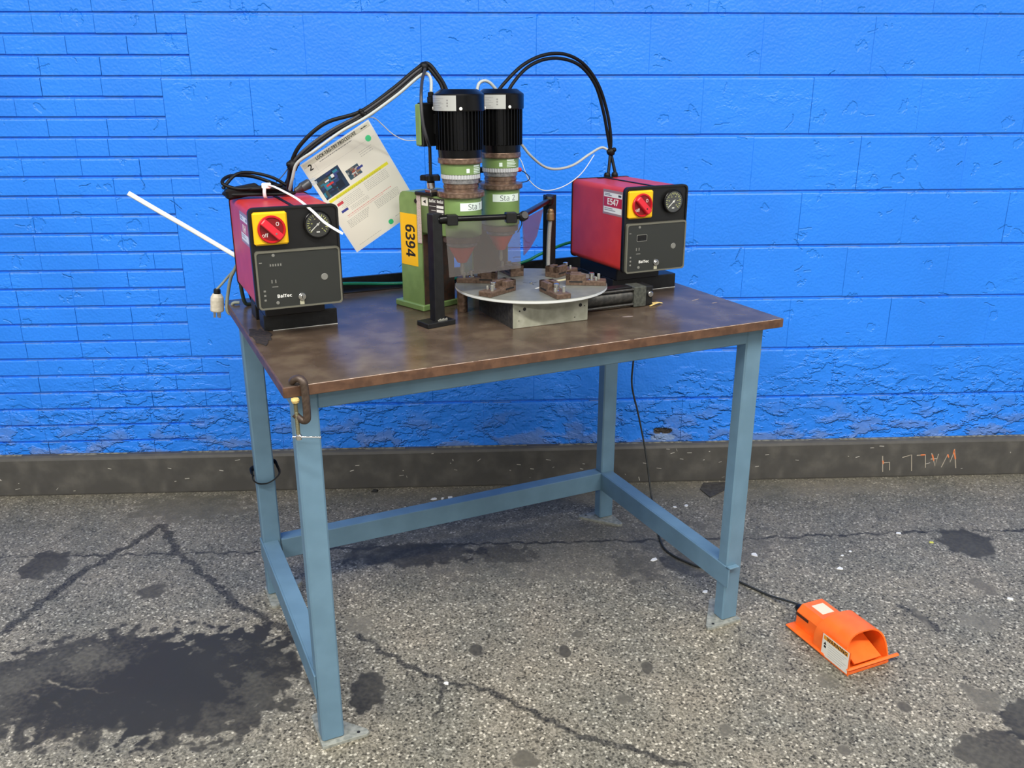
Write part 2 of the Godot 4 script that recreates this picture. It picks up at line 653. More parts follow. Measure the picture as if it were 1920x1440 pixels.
func wall_of_blocks():
	var paint = wall_material()
	M.wall = paint
	var wall = shell("wall_back", Vector3(-6.2, 0, -0.25), Vector3(6.2, 4.3, -0.0085), paint)
	var course = 0.2032
	var first = 1.777          # height of the joint at the top of the picture
	var seam = 0.0095          # bed joints
	var tooth = [-1.058, -0.957, -1.063, -0.970, -1.070, -1.069, -1.076, -0.942, -1.06, -0.98]
	var made = {}
	for c in 10:
		var top = first - course * (c - 1)
		var bottom = maxf(top - course, 0.06)
		if top < 0.1:
			continue
		# big blocks to the right of the toothed edge, in running bond
		var x = tooth[c]
		var odd = 0.2 if c % 2 == 0 else 0.0
		var nx = 1.04 + odd - 0.4 * 8
		while nx < x + 0.06:
			nx += 0.4
		while x < 3.2:
			var x1 = minf(nx, 3.3)
			block(wall, "block", x, x1, bottom, top, seam, 0.0005, paint, made)
			x = x1
			nx += 0.4
		# small bricks to the left of it, three courses to a block
		for k in 3:
			var t = top - course / 3.0 * k
			var b = t - course / 3.0
			if t < 0.1:
				continue
			var end = tooth[c]
			if rng.randf() < 0.3:
				end -= 0.0
			var len0 = 0.205 if (c * 3 + k) % 2 == 0 else 0.1
			while end > -2.7:
				block(wall, "brick", end - len0, end, maxf(b, 0.06), t, 0.0075 + rng.randf() * 0.002, 0.0005, paint, made)
				end -= len0
				len0 = 0.205 if rng.randf() < 0.85 else 0.11
	baseboard()


func block(wall, called, x0, x1, y0, y1, bed, perp, paint, made):
	var w = snappedf(x1 - x0 - perp, 0.002)
	var h = snappedf(y1 - y0 - bed, 0.0005)
	if w < 0.02 or h < 0.01:
		return
	var variant = rng.randi() % 3
	var key = "%s %.3f %.4f %d" % [called, w, h, variant]
	if not made.has(key):
		# the upper arris is worn round, the lower one stays sharp; ends are almost flush with the next block
		var st = mb()
		var e = [0.0045, 0.0055, 0.007][variant] * (1.0 if called == "block" else 0.8)
		var side = [Vector2(-0.05, -h / 2), Vector2(-0.0012, -h / 2), Vector2(0, -h / 2 + 0.0012), Vector2(0, h / 2 - e), Vector2(-e * 0.3, h / 2 - e * 0.3), Vector2(-e, h / 2), Vector2(-0.05, h / 2)]
		var bev = 0.0011
		for k in 6:
			var p = side[k]
			var q = side[k + 1]
			var o = Vector3(0, p.x - q.x, q.y - p.y)
			poly(st, [Vector3(-w / 2 + bev, p.y, p.x), Vector3(w / 2 - bev, p.y, p.x), Vector3(w / 2 - bev, q.y, q.x), Vector3(-w / 2 + bev, q.y, q.x)], o)
			for sg in [-1.0, 1.0]:
				poly(st, [Vector3(sg * (w / 2 - bev), p.y, p.x), Vector3(sg * (w / 2 - bev), q.y, q.x), Vector3(sg * w / 2, q.y, q.x - bev), Vector3(sg * w / 2, p.y, p.x - bev)], o + Vector3(sg, 0, 0))
		st.generate_normals()
		made[key] = st.commit()
	var o = obj(called, made[key], paint, wall)
	o.position = Vector3((x0 + x1) / 2 + rng.randf_range(-0.0004, 0.0004), (y0 + y1) / 2 - bed * 0.1, rng.randf_range(-0.0010, 0.0006))
	o.rotation = Vector3(rng.randf_range(-0.004, 0.004), rng.randf_range(-0.002, 0.002), rng.randf_range(-0.002, 0.002))


func baseboard():
	var m = grained(s(74, 72, 69), s(82, 80, 76), 0.5, 0.5, 0.0, 0.03, s(94, 91, 86), 5)
	var st = mb()
	var prof = PackedVector2Array([Vector2(-0.01, 0.0), Vector2(0.030, 0.0), Vector2(0.032, 0.006), Vector2(0.0315, 0.150), Vector2(0.027, 0.160), Vector2(0.018, 0.166), Vector2(-0.01, 0.167)])
	prism(st, prof, -6.0, 6.0, Transform3D(Basis(Vector3(0, 0, 1), Vector3(0, 1, 0), Vector3(-1, 0, 0)), Vector3.ZERO))
	var o = obj("baseboard_back", st, m)
	o.set_meta("kind", "structure")
	st = mb()
	var lx = -2.3
	while lx < 2.8:
		var l = rng.randf_range(0.03, 0.16)
		if rng.randf() < 0.8:
			bx(st, Vector3(lx, 0.1655, 0.004), Vector3(lx + l, 0.1655 + rng.randf_range(0.0015, 0.0035), rng.randf_range(0.012, 0.020)), 0.001)
		lx += l
	obj("mortar_ledge", st, grained(s(92, 92, 90), s(140, 138, 122), 0.09, 0.8), o).set_meta("kind", "stuff")
	# chalk marks: WALL 4, written upside down
	var z = 0.0318
	var strokes = [
		[[1.9364, 0.0401], [1.9542, 0.0975], [1.9693, 0.0611], [1.9812, 0.1112]], [[1.9796, 0.1208], [1.9988, 0.0338]],
		[[1.8855, 0.1038], [1.9084, 0.0456], [1.9153, 0.1007]], [[1.8852, 0.0774], [1.9143, 0.0792]],
		[[1.8238, 0.0956], [1.8595, 0.0972], [1.8686, 0.0392]], [[1.7643, 0.0873], [1.8009, 0.0985], [1.8118, 0.026]],
		[[1.6799, 0.0964], [1.69, 0.024]], [[1.6843, 0.0651], [1.7133, 0.0669], [1.7185, 0.0306]]]
	var ca = mb()
	for k in strokes.size():
		stroke(ca, strokes[k], z, 0.0021)
	obj("chalk_lettering", ca, M.chalk, o)
	var cb = mb()
	for q in [[[1.9542, 0.0975], [1.960, 0.083]], [[1.9780, 0.100], [1.9800, 0.118]], [[1.9796, 0.1100], [1.9900, 0.075]], [[1.889, 0.098], [1.899, 0.070]], [[1.8400, 0.0967], [1.8595, 0.0972]], [[1.684, 0.075], [1.687, 0.060]]]:
		stroke(cb, q, z + 0.0001, 0.0034)
	obj("orange_chalk", cb, M.chalk_orange, o)
	var sc = mb()
	for k in 60:
		var x = rng.randf_range(-1.9, 2.3)
		var y = rng.randf_range(0.015, 0.15)
		var l = rng.randf_range(0.004, 0.02)
		var t = rng.randf_range(0, TAU) if rng.randf() < 0.4 else rng.randf_range(-0.3, 0.3)
		stroke(sc, [[x, y], [x + cos(t) * l, y + sin(t) * l]], z, rng.randf_range(0.0006, 0.0016))
	obj("scuff_marks", sc, M.scuff, o).set_meta("kind", "stuff")


func stroke(st, pts, z, r):
	var p = []
	for q in pts:
		p.append(Vector3(q[0], q[1], z))
	tube(st, smooth_path(p, 3) if p.size() < 3 else p, r, 0.0004, 6, Vector3(0, 0, 1))


func floor_of_concrete():
	# base tone with stains, cracks and worn patches (uv), times a fine aggregate pattern (uv2)
	var W = 2048
	var H = 1024
	var X0 = -2.4
	var Z0 = -0.1
	var SX = 5.2
	var SZ = 2.6
	var big = noise_bytes(W, H, 0.008, 4, FastNoiseLite.TYPE_SIMPLEX_SMOOTH, 3)
	var mid = noise_bytes(W, H, 0.035, 4, FastNoiseLite.TYPE_SIMPLEX, 8)
	var grit = noise_bytes(W, H, 0.12, 3, FastNoiseLite.TYPE_SIMPLEX, 12)
	var val = PackedFloat32Array()   # brightness
	var cover = PackedFloat32Array() # how much the film hides the stones
	val.resize(W * H)
	cover.resize(W * H)
	for y in H:
		var zz = Z0 + SZ * y / H
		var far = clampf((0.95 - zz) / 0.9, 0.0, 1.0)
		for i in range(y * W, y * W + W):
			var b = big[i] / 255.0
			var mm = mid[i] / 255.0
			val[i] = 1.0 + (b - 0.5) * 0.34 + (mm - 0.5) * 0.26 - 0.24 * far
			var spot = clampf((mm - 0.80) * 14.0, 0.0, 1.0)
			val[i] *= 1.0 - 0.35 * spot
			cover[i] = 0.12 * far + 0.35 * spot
	# x, z, half width, half depth, darkness, cover, raggedness
	var stains_and_tones = [
		[-1.034, 1.211, 0.38, 0.26, 0.70, 0.88, 0.55], [-0.734, 1.218, 0.27, 0.27, 0.70, 0.92, 0.5], [-0.90, 1.30, 0.26, 0.15, 0.35, 0.9, 0.6], [-0.686, 1.104, 0.14, 0.14, 0.55, 0.6, 0.9],
		[-1.473, 0.572, 0.08, 0.10, 0.60, 0.8, 0.5], [-1.048, 0.755, 0.045, 0.045, 0.55, 0.7, 0.5], [-0.298, 1.286, 0.052, 0.088, 0.72, 0.9, 0.6], [1.75, 0.584, 0.105, 0.105, 0.66, 0.9, 0.5],
		[1.266, 1.60, 0.12, 0.092, 0.62, 0.85, 0.6], [1.42, 1.50, 0.09, 0.10, 0.68, 0.9, 0.6], [-0.002, 1.121, 0.022, 0.034, 0.66, 0.9, 0.5], [0.252, 1.141, 0.018, 0.033, 0.60, 0.9, 0.4],
		[0.472, 1.221, 0.019, 0.028, 0.60, 0.9, 0.4], [0.382, 1.353, 0.025, 0.022, 0.5, 0.7, 0.7], [0.111, 1.553, 0.039, 0.028, 0.5, 0.8, 0.7], [0.892, 1.565, 0.016, 0.020, 0.5, 0.7, 0.5],
		[1.114, 1.416, 0.021, 0.026, 0.55, 0.8, 0.5], [1.338, 1.399, 0.049, 0.06, 0.42, 0.6, 0.8], [-0.227, 0.564, 0.25, 0.085, 0.55, 0.6, 0.7], [0.088, 0.581, 0.11, 0.07, 0.45, 0.5, 0.8],
		[0.723, 0.666, 0.09, 0.085, 0.40, 0.5, 0.8], [0.553, 0.69, 0.09, 0.11, 0.30, 0.4, 0.8], [-1.099, 0.165, 0.25, 0.12, 0.30, 0.6, 0.8], [1.053, 1.007, 0.033, 0.049, 0.42, 0.6, 0.6],
		[-0.355, 0.978, 0.042, 0.048, 0.32, 0.5, 0.7], [1.646, 0.864, 0.035, 0.046, 0.40, 0.6, 0.7], [0.35, 0.55, 0.75, 0.22, 0.28, 0.3, 0.7], [0.30, 1.06, 0.02, 0.02, 0.5, 0.7, 0.5], [1.52, 1.06, 0.06, 0.05, 0.3, 0.4, 0.8],  # holds one broad darker area under the bench
		[0.95, 1.30, 0.03, 0.03, 0.4, 0.5, 0.8], [0.62, 1.48, 0.02, 0.025, 0.45, 0.6, 0.6], [1.358, 1.02, 0.012, 0.07, 0.4, 0.7, 0.2], [0.6, 0.12, 1.3, 0.09, 0.16, 0.4, 0.6],  # last of this row darkens a long strip beside the wall
		[-0.715, 1.075, 0.055, 0.05, -0.75, 0.8, 0.7], [-1.12, 1.10, 0.05, 0.07, -0.6, 0.8, 0.9], [-1.0, 1.14, 0.07, 0.03, -0.45, 0.8, 0.9], [-1.0, 1.41, 0.10, 0.03, -0.6, 0.8, 0.9], [-0.93, 1.19, 0.05, 0.03, -0.5, 0.9, 0.6], [-1.25, 1.20, 0.07, 0.05, -0.3, 0.8, 0.9]]
	for q in stains_and_tones:
		var x0 = int((q[0] - q[2] * 1.6 - X0) / SX * W)
		var x1 = int((q[0] + q[2] * 1.6 - X0) / SX * W)
		var y0 = int((q[1] - q[3] * 1.6 - Z0) / SZ * H)
		var y1 = int((q[1] + q[3] * 1.6 - Z0) / SZ * H)
		for y in range(maxi(y0, 0), mini(y1, H)):
			var v = (Z0 + SZ * (y + 0.5) / H - q[1]) / q[3]
			for x in range(maxi(x0, 0), mini(x1, W)):
				var u = (X0 + SX * (x + 0.5) / W - q[0]) / q[2]
				var i = y * W + x
				var e = sqrt(u * u + v * v) + q[6] * ((mid[i] / 255.0 - 0.5) * 1.2 + (grit[i] / 255.0 - 0.5) * 0.35)
				var k = clampf((1.0 - e) * 7.0, 0.0, 1.0)
				if k > 0.0:
					val[i] *= 1.0 - minf(0.9, q[4] * 1.15 * k * (0.95 + 0.4 * (big[i] / 255.0 - 0.4) + 0.25 * (grit[i] / 255.0 - 0.5)))
					cover[i] = maxf(cover[i], q[5] * k)
	var cracks = [
		[[[-2.4, 0.512], [-1.647, 0.51], [-1.19, 0.519], [-0.732, 0.52], [-0.51, 0.516], [-0.099, 0.503], [0.664, 0.51], [0.973, 0.514], [1.569, 0.497], [2.8, 0.511]], 0.006, 0.8],
		[[[-1.417, 0.974], [-1.324, 0.634], [-1.241, 0.479], [-1.159, 0.307]], 0.013, 0.66],
		[[[-1.159, 0.307], [-1.054, 0.489], [-0.926, 0.644], [-0.786, 0.812], [-0.64, 0.944], [-0.527, 1.031]], 0.012, 0.66],
		[[[-0.356, 1.027], [-0.22, 1.16], [-0.085, 1.26], [0.033, 1.299], [0.142, 1.389], [0.218, 1.462], [0.345, 1.515], [0.497, 1.603]], 0.008, 0.7],
		[[[1.328, 0.956], [1.388, 1.092]], 0.010, 0.6],
		[[[-0.085, 1.26], [-0.102, 1.324], [-0.113, 1.396]], 0.006, 0.66]]
	for c in cracks:
		draw_line(val, c[0], c[1], 1.0 - c[2], W, H, X0, Z0, SX, SZ, mid)
	var pale = [[[[-1.179, 1.194], [-1.108, 1.227], [-0.952, 1.265], [-0.765, 1.346]], 0.004, 2.2], [[[-1.194, 1.253], [-1.085, 1.313]], 0.003, 1.9], [[[-0.701, 1.172], [-0.65, 1.139]], 0.003, 2.6], [[[-0.80, 1.03], [-0.83, 1.10]], 0.003, 1.8]]
	for c in pale:
		draw_line(val, c[0], c[1], c[2], W, H, X0, Z0, SX, SZ, mid)
	var col = PackedByteArray()
	col.resize(W * H * 3)
	var msk = PackedByteArray()
	msk.resize(W * H)
	for i in W * H:
		var v = clampf(val[i], 0.1, 1.6)
		var warm = mid[(i * 7) % (W * H)] / 255.0 * 0.0 + big[i] / 255.0
		var film = cover[i]
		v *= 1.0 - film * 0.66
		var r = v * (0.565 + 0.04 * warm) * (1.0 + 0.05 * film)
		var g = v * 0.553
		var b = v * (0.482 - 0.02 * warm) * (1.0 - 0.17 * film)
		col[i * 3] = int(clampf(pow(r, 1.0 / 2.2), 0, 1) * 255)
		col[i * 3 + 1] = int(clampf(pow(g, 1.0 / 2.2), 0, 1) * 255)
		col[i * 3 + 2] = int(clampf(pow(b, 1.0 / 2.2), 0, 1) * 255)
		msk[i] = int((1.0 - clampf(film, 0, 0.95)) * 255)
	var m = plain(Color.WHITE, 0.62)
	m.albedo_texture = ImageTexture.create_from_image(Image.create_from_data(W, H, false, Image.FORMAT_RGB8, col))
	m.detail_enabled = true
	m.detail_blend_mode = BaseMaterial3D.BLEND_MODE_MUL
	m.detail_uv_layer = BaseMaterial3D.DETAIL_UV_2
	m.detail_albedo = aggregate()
	m.detail_mask = ImageTexture.create_from_image(Image.create_from_data(W, H, false, Image.FORMAT_L8, msk))
	m.heightmap_enabled = true
	m.heightmap_texture = m.detail_mask
	m.heightmap_scale = 0.02
	var st = mb()
	bx(st, Vector3(-6.2, -0.2, -0.2), Vector3(6.2, -0.001, 9.2), 0.0)
	st.generate_normals()
	var under = st.commit()
	var s2 = SurfaceTool.new()
	s2.begin(Mesh.PRIMITIVE_TRIANGLES)
	var c4 = [Vector3(-6.2, 0, 9.2), Vector3(6.2, 0, 9.2), Vector3(6.2, 0, -0.2), Vector3(-6.2, 0, -0.2)]
	for k in [0, 2, 1, 0, 3, 2]:
		s2.set_normal(Vector3.UP)
		s2.set_uv(Vector2((c4[k].x - X0) / SX, (c4[k].z - Z0) / SZ))
		s2.set_uv2(Vector2(c4[k].x / 0.75, c4[k].z / 0.75))
		s2.add_vertex(c4[k])
	s2.append_from(under, 0, Transform3D())
	var o = obj("floor", s2.commit(), m)
	o.set_meta("kind", "structure")


func draw_line(val, pts, half, mul, W, H, X0, Z0, SX, SZ, wob):
	for k in pts.size() - 1:
		var a = Vector2(pts[k][0], pts[k][1])
		var b = Vector2(pts[k + 1][0], pts[k + 1][1])
		var n = int(a.distance_to(b) / 0.0015)
		var nrm = (b - a).normalized().orthogonal()
		for t in n:
			var p = a.lerp(b, float(t) / n)
			var ix = int((p.x - X0) / SX * W)
			var iy = int((p.y - Z0) / SZ * H)
			if ix < 3 or iy < 3 or ix >= W - 3 or iy >= H - 3:
				continue
			var wv = wob[iy * W + ix] / 255.0
			p += nrm * (wv - 0.5) * 0.03
			var hw = half * (0.35 + 1.1 * wob[((iy * 3) % H) * W + ix] / 255.0)
			var px = maxi(int(hw / SX * W), 0)
			ix = int((p.x - X0) / SX * W)
			iy = int((p.y - Z0) / SZ * H)
			for dy in range(-px, px + 1):
				for dx in range(-px, px + 1):
					var xx = ix + dx
					var yy = iy + dy
					if xx < 0 or yy < 0 or xx >= W or yy >= H:
						continue
					var i = yy * W + xx
					if mul < 1.0:
						val[i] = minf(val[i], maxf(mul * 0.9, val[i] * 0.86))
					else:
						val[i] = maxf(val[i], minf(mul * 0.42, val[i] * 1.35))


func aggregate() -> ImageTexture:
	# ground concrete: pale and dark chips of stone in a grey matrix
	var S = 1024
	var cell = noise_bytes(S, S, 0.105, 1, FastNoiseLite.TYPE_CELLULAR, 5, FastNoiseLite.RETURN_CELL_VALUE)
	var dist = noise_bytes(S, S, 0.105, 1, FastNoiseLite.TYPE_CELLULAR, 5, FastNoiseLite.RETURN_DISTANCE)
	var cell2 = noise_bytes(S, S, 0.19, 1, FastNoiseLite.TYPE_CELLULAR, 15, FastNoiseLite.RETURN_CELL_VALUE)
	var dist2 = noise_bytes(S, S, 0.19, 1, FastNoiseLite.TYPE_CELLULAR, 15, FastNoiseLite.RETURN_DISTANCE)
	var n = noise_bytes(S, S, 0.06, 4, FastNoiseLite.TYPE_SIMPLEX, 2)
	var out = PackedByteArray()
	out.resize(S * S * 3)
	for i in S * S:
		var v = 150.0 + (n[i] - 128) * 0.38
		var r = v
		var c = cell[i]
		var small = cell2[i]
		var w = 0.0
		if dist2[i] < 105:
			if small > 236:
				v = lerpf(v, 216.0, 0.85)
			elif small > 205:
				v = lerpf(v, 178.0, 0.8)
			elif small < 30:
				v = lerpf(v, 84.0, 0.75)
		if dist[i] < 120:
			if c > 232:
				v = lerpf(v, 246.0, 0.92)
				w = 1.0
			elif c > 208:
				v = lerpf(v, 190.0, 0.8)
				w = 0.6
			elif c < 26:
				v = lerpf(v, 62.0, 0.8)
			elif c < 48:
				v = lerpf(v, 104.0, 0.7)
		out[i * 3] = int(clampf(v + 2, 0, 255))
		out[i * 3 + 1] = int(clampf(v, 0, 255))
		out[i * 3 + 2] = int(clampf(v - 8 + w * 2, 0, 255))
	return ImageTexture.create_from_image(Image.create_from_data(S, S, false, Image.FORMAT_RGB8, out))


# ---------------------------------------------------------------- the bench
func workbench():
	var o = thing("workbench", "steel workbench with teal painted legs and a worn dark brown laminate top", "workbench", CORNER, TURN)
	var st = mb()
	bx(st, Vector3(0.0006, TOP - 0.0215, -DEEP + 0.0006), Vector3(LEN - 0.0006, TOP, -0.0006), 0.0012)
	obj("tabletop", st, M.top, o)
	# brown edge band round the top
	var e = mb()
	bx(e, Vector3(0, TOP - 0.024, -0.004), Vector3(LEN, TOP - 0.0006, 0.0015), 0.0012)
	bx(e, Vector3(0, TOP - 0.024, -DEEP), Vector3(LEN, TOP - 0.0006, -DEEP + 0.004), 0.0012)
	bx(e, Vector3(-0.0012, TOP - 0.024, -DEEP), Vector3(0.004, TOP - 0.0006, 0.0), 0.0012)
	bx(e, Vector3(LEN - 0.004, TOP - 0.024, -DEEP), Vector3(LEN + 0.0012, TOP - 0.0006, 0.0), 0.0012)
	bx(e, Vector3(0.003, TOP - 0.024, -DEEP + 0.003), Vector3(LEN - 0.003, TOP - 0.0205, -0.003), 0.0)
	obj("edge_band", e, M.edge, o)
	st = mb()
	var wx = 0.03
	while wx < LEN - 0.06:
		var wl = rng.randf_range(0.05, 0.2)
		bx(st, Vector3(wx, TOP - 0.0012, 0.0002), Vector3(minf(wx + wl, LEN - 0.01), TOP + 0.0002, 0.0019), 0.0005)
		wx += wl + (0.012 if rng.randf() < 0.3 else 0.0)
	obj("worn_highlight_arris", st, grained(s(150, 122, 104), s(196, 176, 160), 0.08, 0.5), o)  # pale strip: worn edge with its bright highlight line put into the colour
	for q in [[1.235, 0.275, 0.022, 0.004, 0.3], [1.262, 0.222, 0.014, 0.003, 0.1], [0.955, 0.193, 0.020, 0.005, -0.2]]:
		st = mb()
		var sp = PackedVector2Array()
		for k in 9:
			var t = TAU * k / 9
			sp.append(Vector2(q[2] * cos(t) * rng.randf_range(0.6, 1.0), q[3] * sin(t) * rng.randf_range(0.6, 1.0)))
		prism(st, sp, 0.0, 0.0004, Transform3D(Basis(Vector3.UP, q[4]) * Basis(Vector3(1, 0, 0), Vector3(0, 0, -1), Vector3(0, 1, 0)), Vector3(q[0], TOP - 0.0001, -q[1])))
		obj("scuff_mark", st, plain(s(140, 128, 122), 0.6), o)
	var lx0 = 0.024
	var lw = 0.055
	var lx1 = LEN - 0.024 - lw
	var f0 = 0.0437
	var b1 = DEEP - 0.0437
	var lt = 0.043
	for x in [lx0, lx1]:
		for d in [f0, b1 - lt]:
			box("leg", Vector3(x, 0.0075, -d - lt), Vector3(x + lw, TOP - 0.024, -d), M.teal, o, 0.004)
	var ah = 0.050
	box("apron", Vector3(lx0 + lw - 0.002, TOP - 0.024 - ah, -f0 - 0.03), Vector3(lx1 + 0.002, TOP - 0.024, -f0 - 0.0015), M.teal, o, 0.003)
	box("apron", Vector3(lx0 + lw - 0.002, TOP - 0.024 - ah, -b1 + 0.002), Vector3(lx1 + 0.002, TOP - 0.024, -b1 + 0.03), M.teal, o, 0.003)
	for x in [lx0 + 0.002, lx1 + lw - 0.032]:
		box("apron", Vector3(x, TOP - 0.024 - ah, -b1 + lt - 0.002), Vector3(x + 0.03, TOP - 0.024, -f0 - lt + 0.002), M.teal, o, 0.003)
	# angle iron stretchers: web and flange
	var t = 0.005
	var hi = 0.196
	var lo = 0.130
	var a = mb()
	bx(a, Vector3(lx0 - t, lo, -b1 + 0.004), Vector3(lx0, hi, -f0 - 0.012), 0.001)
	bx(a, Vector3(lx0, hi - t, -b1 + lt), Vector3(lx0 + 0.045, hi, -f0 - lt), 0.001)
	obj("stretcher", a, M.teal, o)
	a = mb()
	bx(a, Vector3(lx1 - t, lo, -b1 + 0.01), Vector3(lx1, hi, -0.028), 0.001)
	bx(a, Vector3(lx1, hi - t, -b1 + lt), Vector3(lx1 + 0.045, hi, -f0 - lt), 0.001)
	bx(a, Vector3(lx1 - t, hi - t, -f0 - 0.0), Vector3(lx1 + 0.034, hi, -0.028), 0.001)
	obj("stretcher", a, M.teal, o)
	a = mb()
	bx(a, Vector3(lx0 + lw, lo, -b1 + lt - 0.001), Vector3(lx1, hi, -b1 + lt + t), 0.001)
	bx(a, Vector3(lx0 + lw, hi - t, -b1), Vector3(lx1, hi, -b1 + lt), 0.001)
	obj("stretcher", a, M.teal, o)
	# corner plates under the feet, with a bolt hole
	for k in 4:
		var left = k % 2 == 0
		var front = k < 2
		var sx = 1.0 if left else -1.0
		var sd = 1.0 if front else -1.0
		var cx = lx0 - 0.004 if left else lx1 + lw + 0.004
		var cd = f0 - 0.016 if front else b1 + 0.016
		var pts = []
		for p in [[0, 0], [0.112, 0.0], [0.119, 0.006], [0.117, 0.018], [0.022, 0.128], [0.008, 0.130], [0, 0.124]]:
			pts.append(Vector2(cx + sx * p[0], cd + sd * p[1]))
		if Geometry2D.is_polygon_clockwise(PackedVector2Array(pts)):
			pts.reverse()
		var p4 = mb()
		prism(p4, PackedVector2Array(pts), 0.0, 0.0085, Transform3D(Basis(Vector3(1, 0, 0), Vector3(0, 0, -1), Vector3(0, 1, 0)), Vector3.ZERO), 0.001)
		cyl(p4, Vector3(cx + sx * 0.094, 0.0084, -(cd + sd * 0.014)), Vector3(cx + sx * 0.094, 0.0092, -(cd + sd * 0.014)), 0.0075, 12)
		obj("foot_plate", p4, M.foot_plate, o)
		var ho = mb()
		cyl(ho, Vector3(cx + sx * 0.094, 0.0088, -(cd + sd * 0.014)), Vector3(cx + sx * 0.094, 0.0094, -(cd + sd * 0.014)), 0.0045, 12)
		obj("bolt_hole", ho, M.ink, o)


const LEFT_FACE := Basis(Vector3(0, 0, 1), Vector3(0, 1, 0), Vector3(-1, 0, 0))


func asset_texture() -> ImageTexture:
	var im = Image.create(96, 72, false, Image.FORMAT_RGB8)
	im.fill(s(150, 120, 122))
	im.fill_rect(Rect2i(4, 8, 88, 58), s(230, 230, 226))
	im.fill_rect(Rect2i(4, 21, 88, 28), s(178, 34, 50))
	for k in 2:
		im.fill_rect(Rect2i(8, 11 + k * 4, 26 + k * 8, 2), s(90, 90, 90))
		im.fill_rect(Rect2i(8, 53 + k * 5, 40 + k * 14, 2), s(110, 110, 110))
	im.fill_rect(Rect2i(74, 11, 14, 6), s(70, 70, 70))
	return ImageTexture.create_from_image(im)


func control_unit(side):
	var is_left = side == "left"
	var l0 = 0.0153 if is_left else 1.0298
	var d0 = 0.3581 if is_left else 0.3501
	var words = "red control unit with coiled black cord and white nylon tie on its lid" if is_left else "red control unit with a clear E547 asset label, black hoses rising from its lid"
	var o = on_top("control_unit", words, "control unit", l0, d0, 0.0, 0.2 if is_left else 0.5, "red control units on the bench")
	var w = 0.2096
	var h = 0.2394
	var y0 = 0.0803
	var dp = 0.3042
	var st = mb()
	prism(st, rr(0.002, y0 + 0.002, w - 0.002, y0 + h - 0.002, 0.016, 9), -dp + 0.006, -0.008)
	obj("shell", st, M.red, o)
	st = mb()
	prism(st, rr(0, y0, w, y0 + h, 0.015), -dp + 0.006, -dp, Transform3D(), 0.002)
	obj("rear_bezel", st, M.black, o)
	st = mb()
	prism(st, rr(-0.001, y0 - 0.001, w + 0.001, y0 + h + 0.002, 0.014), -0.010, -0.001, Transform3D(), 0.003)
	frame_ring(st, rr(-0.001, y0 - 0.001, w + 0.001, y0 + h + 0.002, 0.014), rr(0.004, y0 + 0.004, w - 0.004, y0 + h - 0.003, 0.010), -0.009, 0.0025)
	obj("front_bezel", st, M.black, o)
	# the pedestal carries the shell above the riser bars
	box("pedestal", Vector3(0.03, 0.0425, -dp + 0.012), Vector3(w - 0.03, y0 + 0.004, -0.075), M.black, o, 0.002)
	box("lid_seam", Vector3(0.104, y0 + h - 0.004, -dp + 0.02), Vector3(0.112, y0 + h + 0.0006, -0.012), M.rubber, o, 0.0006)
	box("lid_seam", Vector3(0.082, y0 + h - 0.004, -dp + 0.012), Vector3(0.134, y0 + h + 0.0012, -dp + 0.026), M.rubber, o, 0.0006)
	var z = 0.0
	# yellow switch plate with a red rotary dial
	var sp = box("switch_plate", Vector3(0.0075, y0 + 0.155, -0.002), Vector3(0.0865, y0 + 0.2315, 0.013), M.yellow, o, 0.004)
	var dc = Vector3(0.0485, y0 + 0.192, 0.013)
	var turn_z = Transform3D(Basis(Vector3.RIGHT, PI / 2), dc)
	turned("dial", [[0, -0.001], [0.0325, -0.001], [0.0325, 0.004], [0.031, 0.006], [0.028, 0.006], [0.0265, 0.003], [0, 0.003]], M.dial_red, sp, turn_z)
	turned("dial_recess", [[0, 0.0028], [0.0262, 0.0028], [0.0262, 0.0034], [0, 0.0034]], M.dial_dark, sp, turn_z)
	st = mb()
	var a = deg_to_rad(-45.0)
	prism(st, rr(-0.029, -0.0085, 0.029, 0.0085, 0.004), 0.003, 0.015, Transform3D(Basis(Vector3.BACK, a), dc), 0.002)
	obj("dial_handle", st, M.handle, sp)
	st = mb()
	cyl(st, dc + Vector3(0.008, -0.009, 0.0145), dc + Vector3(0.008, -0.009, 0.0154), 0.0022, 10)
	obj("dial_screw", st, M.chrome if is_left else M.ink, sp)
	txt("O", 0.0085, M.white, sp, at(dc.x + 0.014, dc.y + 0.012, dc.z + 0.0036), "lettering")
	txt("off", 0.0085, M.white, sp, at(dc.x - 0.0165, dc.y - 0.013, dc.z + 0.0036), "lettering")
	# pressure gauge
	var gc = Vector3(0.1585, y0 + 0.1955, 0.0)
	var gz = Transform3D(Basis(Vector3.RIGHT, PI / 2), gc)
	var ga = turned("gauge", [[0, 0.0], [0.0325, 0.0], [0.0335, 0.003], [0.0335, 0.009], [0.032, 0.0105], [0.0295, 0.0105], [0.0292, 0.006], [0, 0.006]], M.gloss_black, o, gz, 40)
	turned("gauge_face", [[0, 0.0055], [0.0290, 0.0055], [0.0290, 0.0066], [0, 0.0066]], plain(s(13, 14, 13), 0.5), ga, gz, 40)
	st = mb()
	for k in 21:
		var t = deg_to_rad(225.0 - 270.0 * k / 20.0)
		var dir = Vector3(cos(t), sin(t), 0)
		var r0 = 0.019 if k % 2 == 0 else 0.0215
		cyl(st, gc + dir * r0 + Vector3(0, 0, 0.0068), gc + dir * 0.0255 + Vector3(0, 0, 0.0068), 0.0007 if k % 2 else 0.0010, 5)
		if k % 4 == 0:
			cyl(st, gc + dir * 0.0145 + Vector3(-0.0015, 0, 0.0068), gc + dir * 0.0145 + Vector3(0.0015, 0, 0.0068), 0.0012, 5)
	obj("scale_marks", st, M.yellow_green, ga)
	st = mb()
	var nd = Vector3(cos(deg_to_rad(222.0)), sin(deg_to_rad(222.0)), 0)
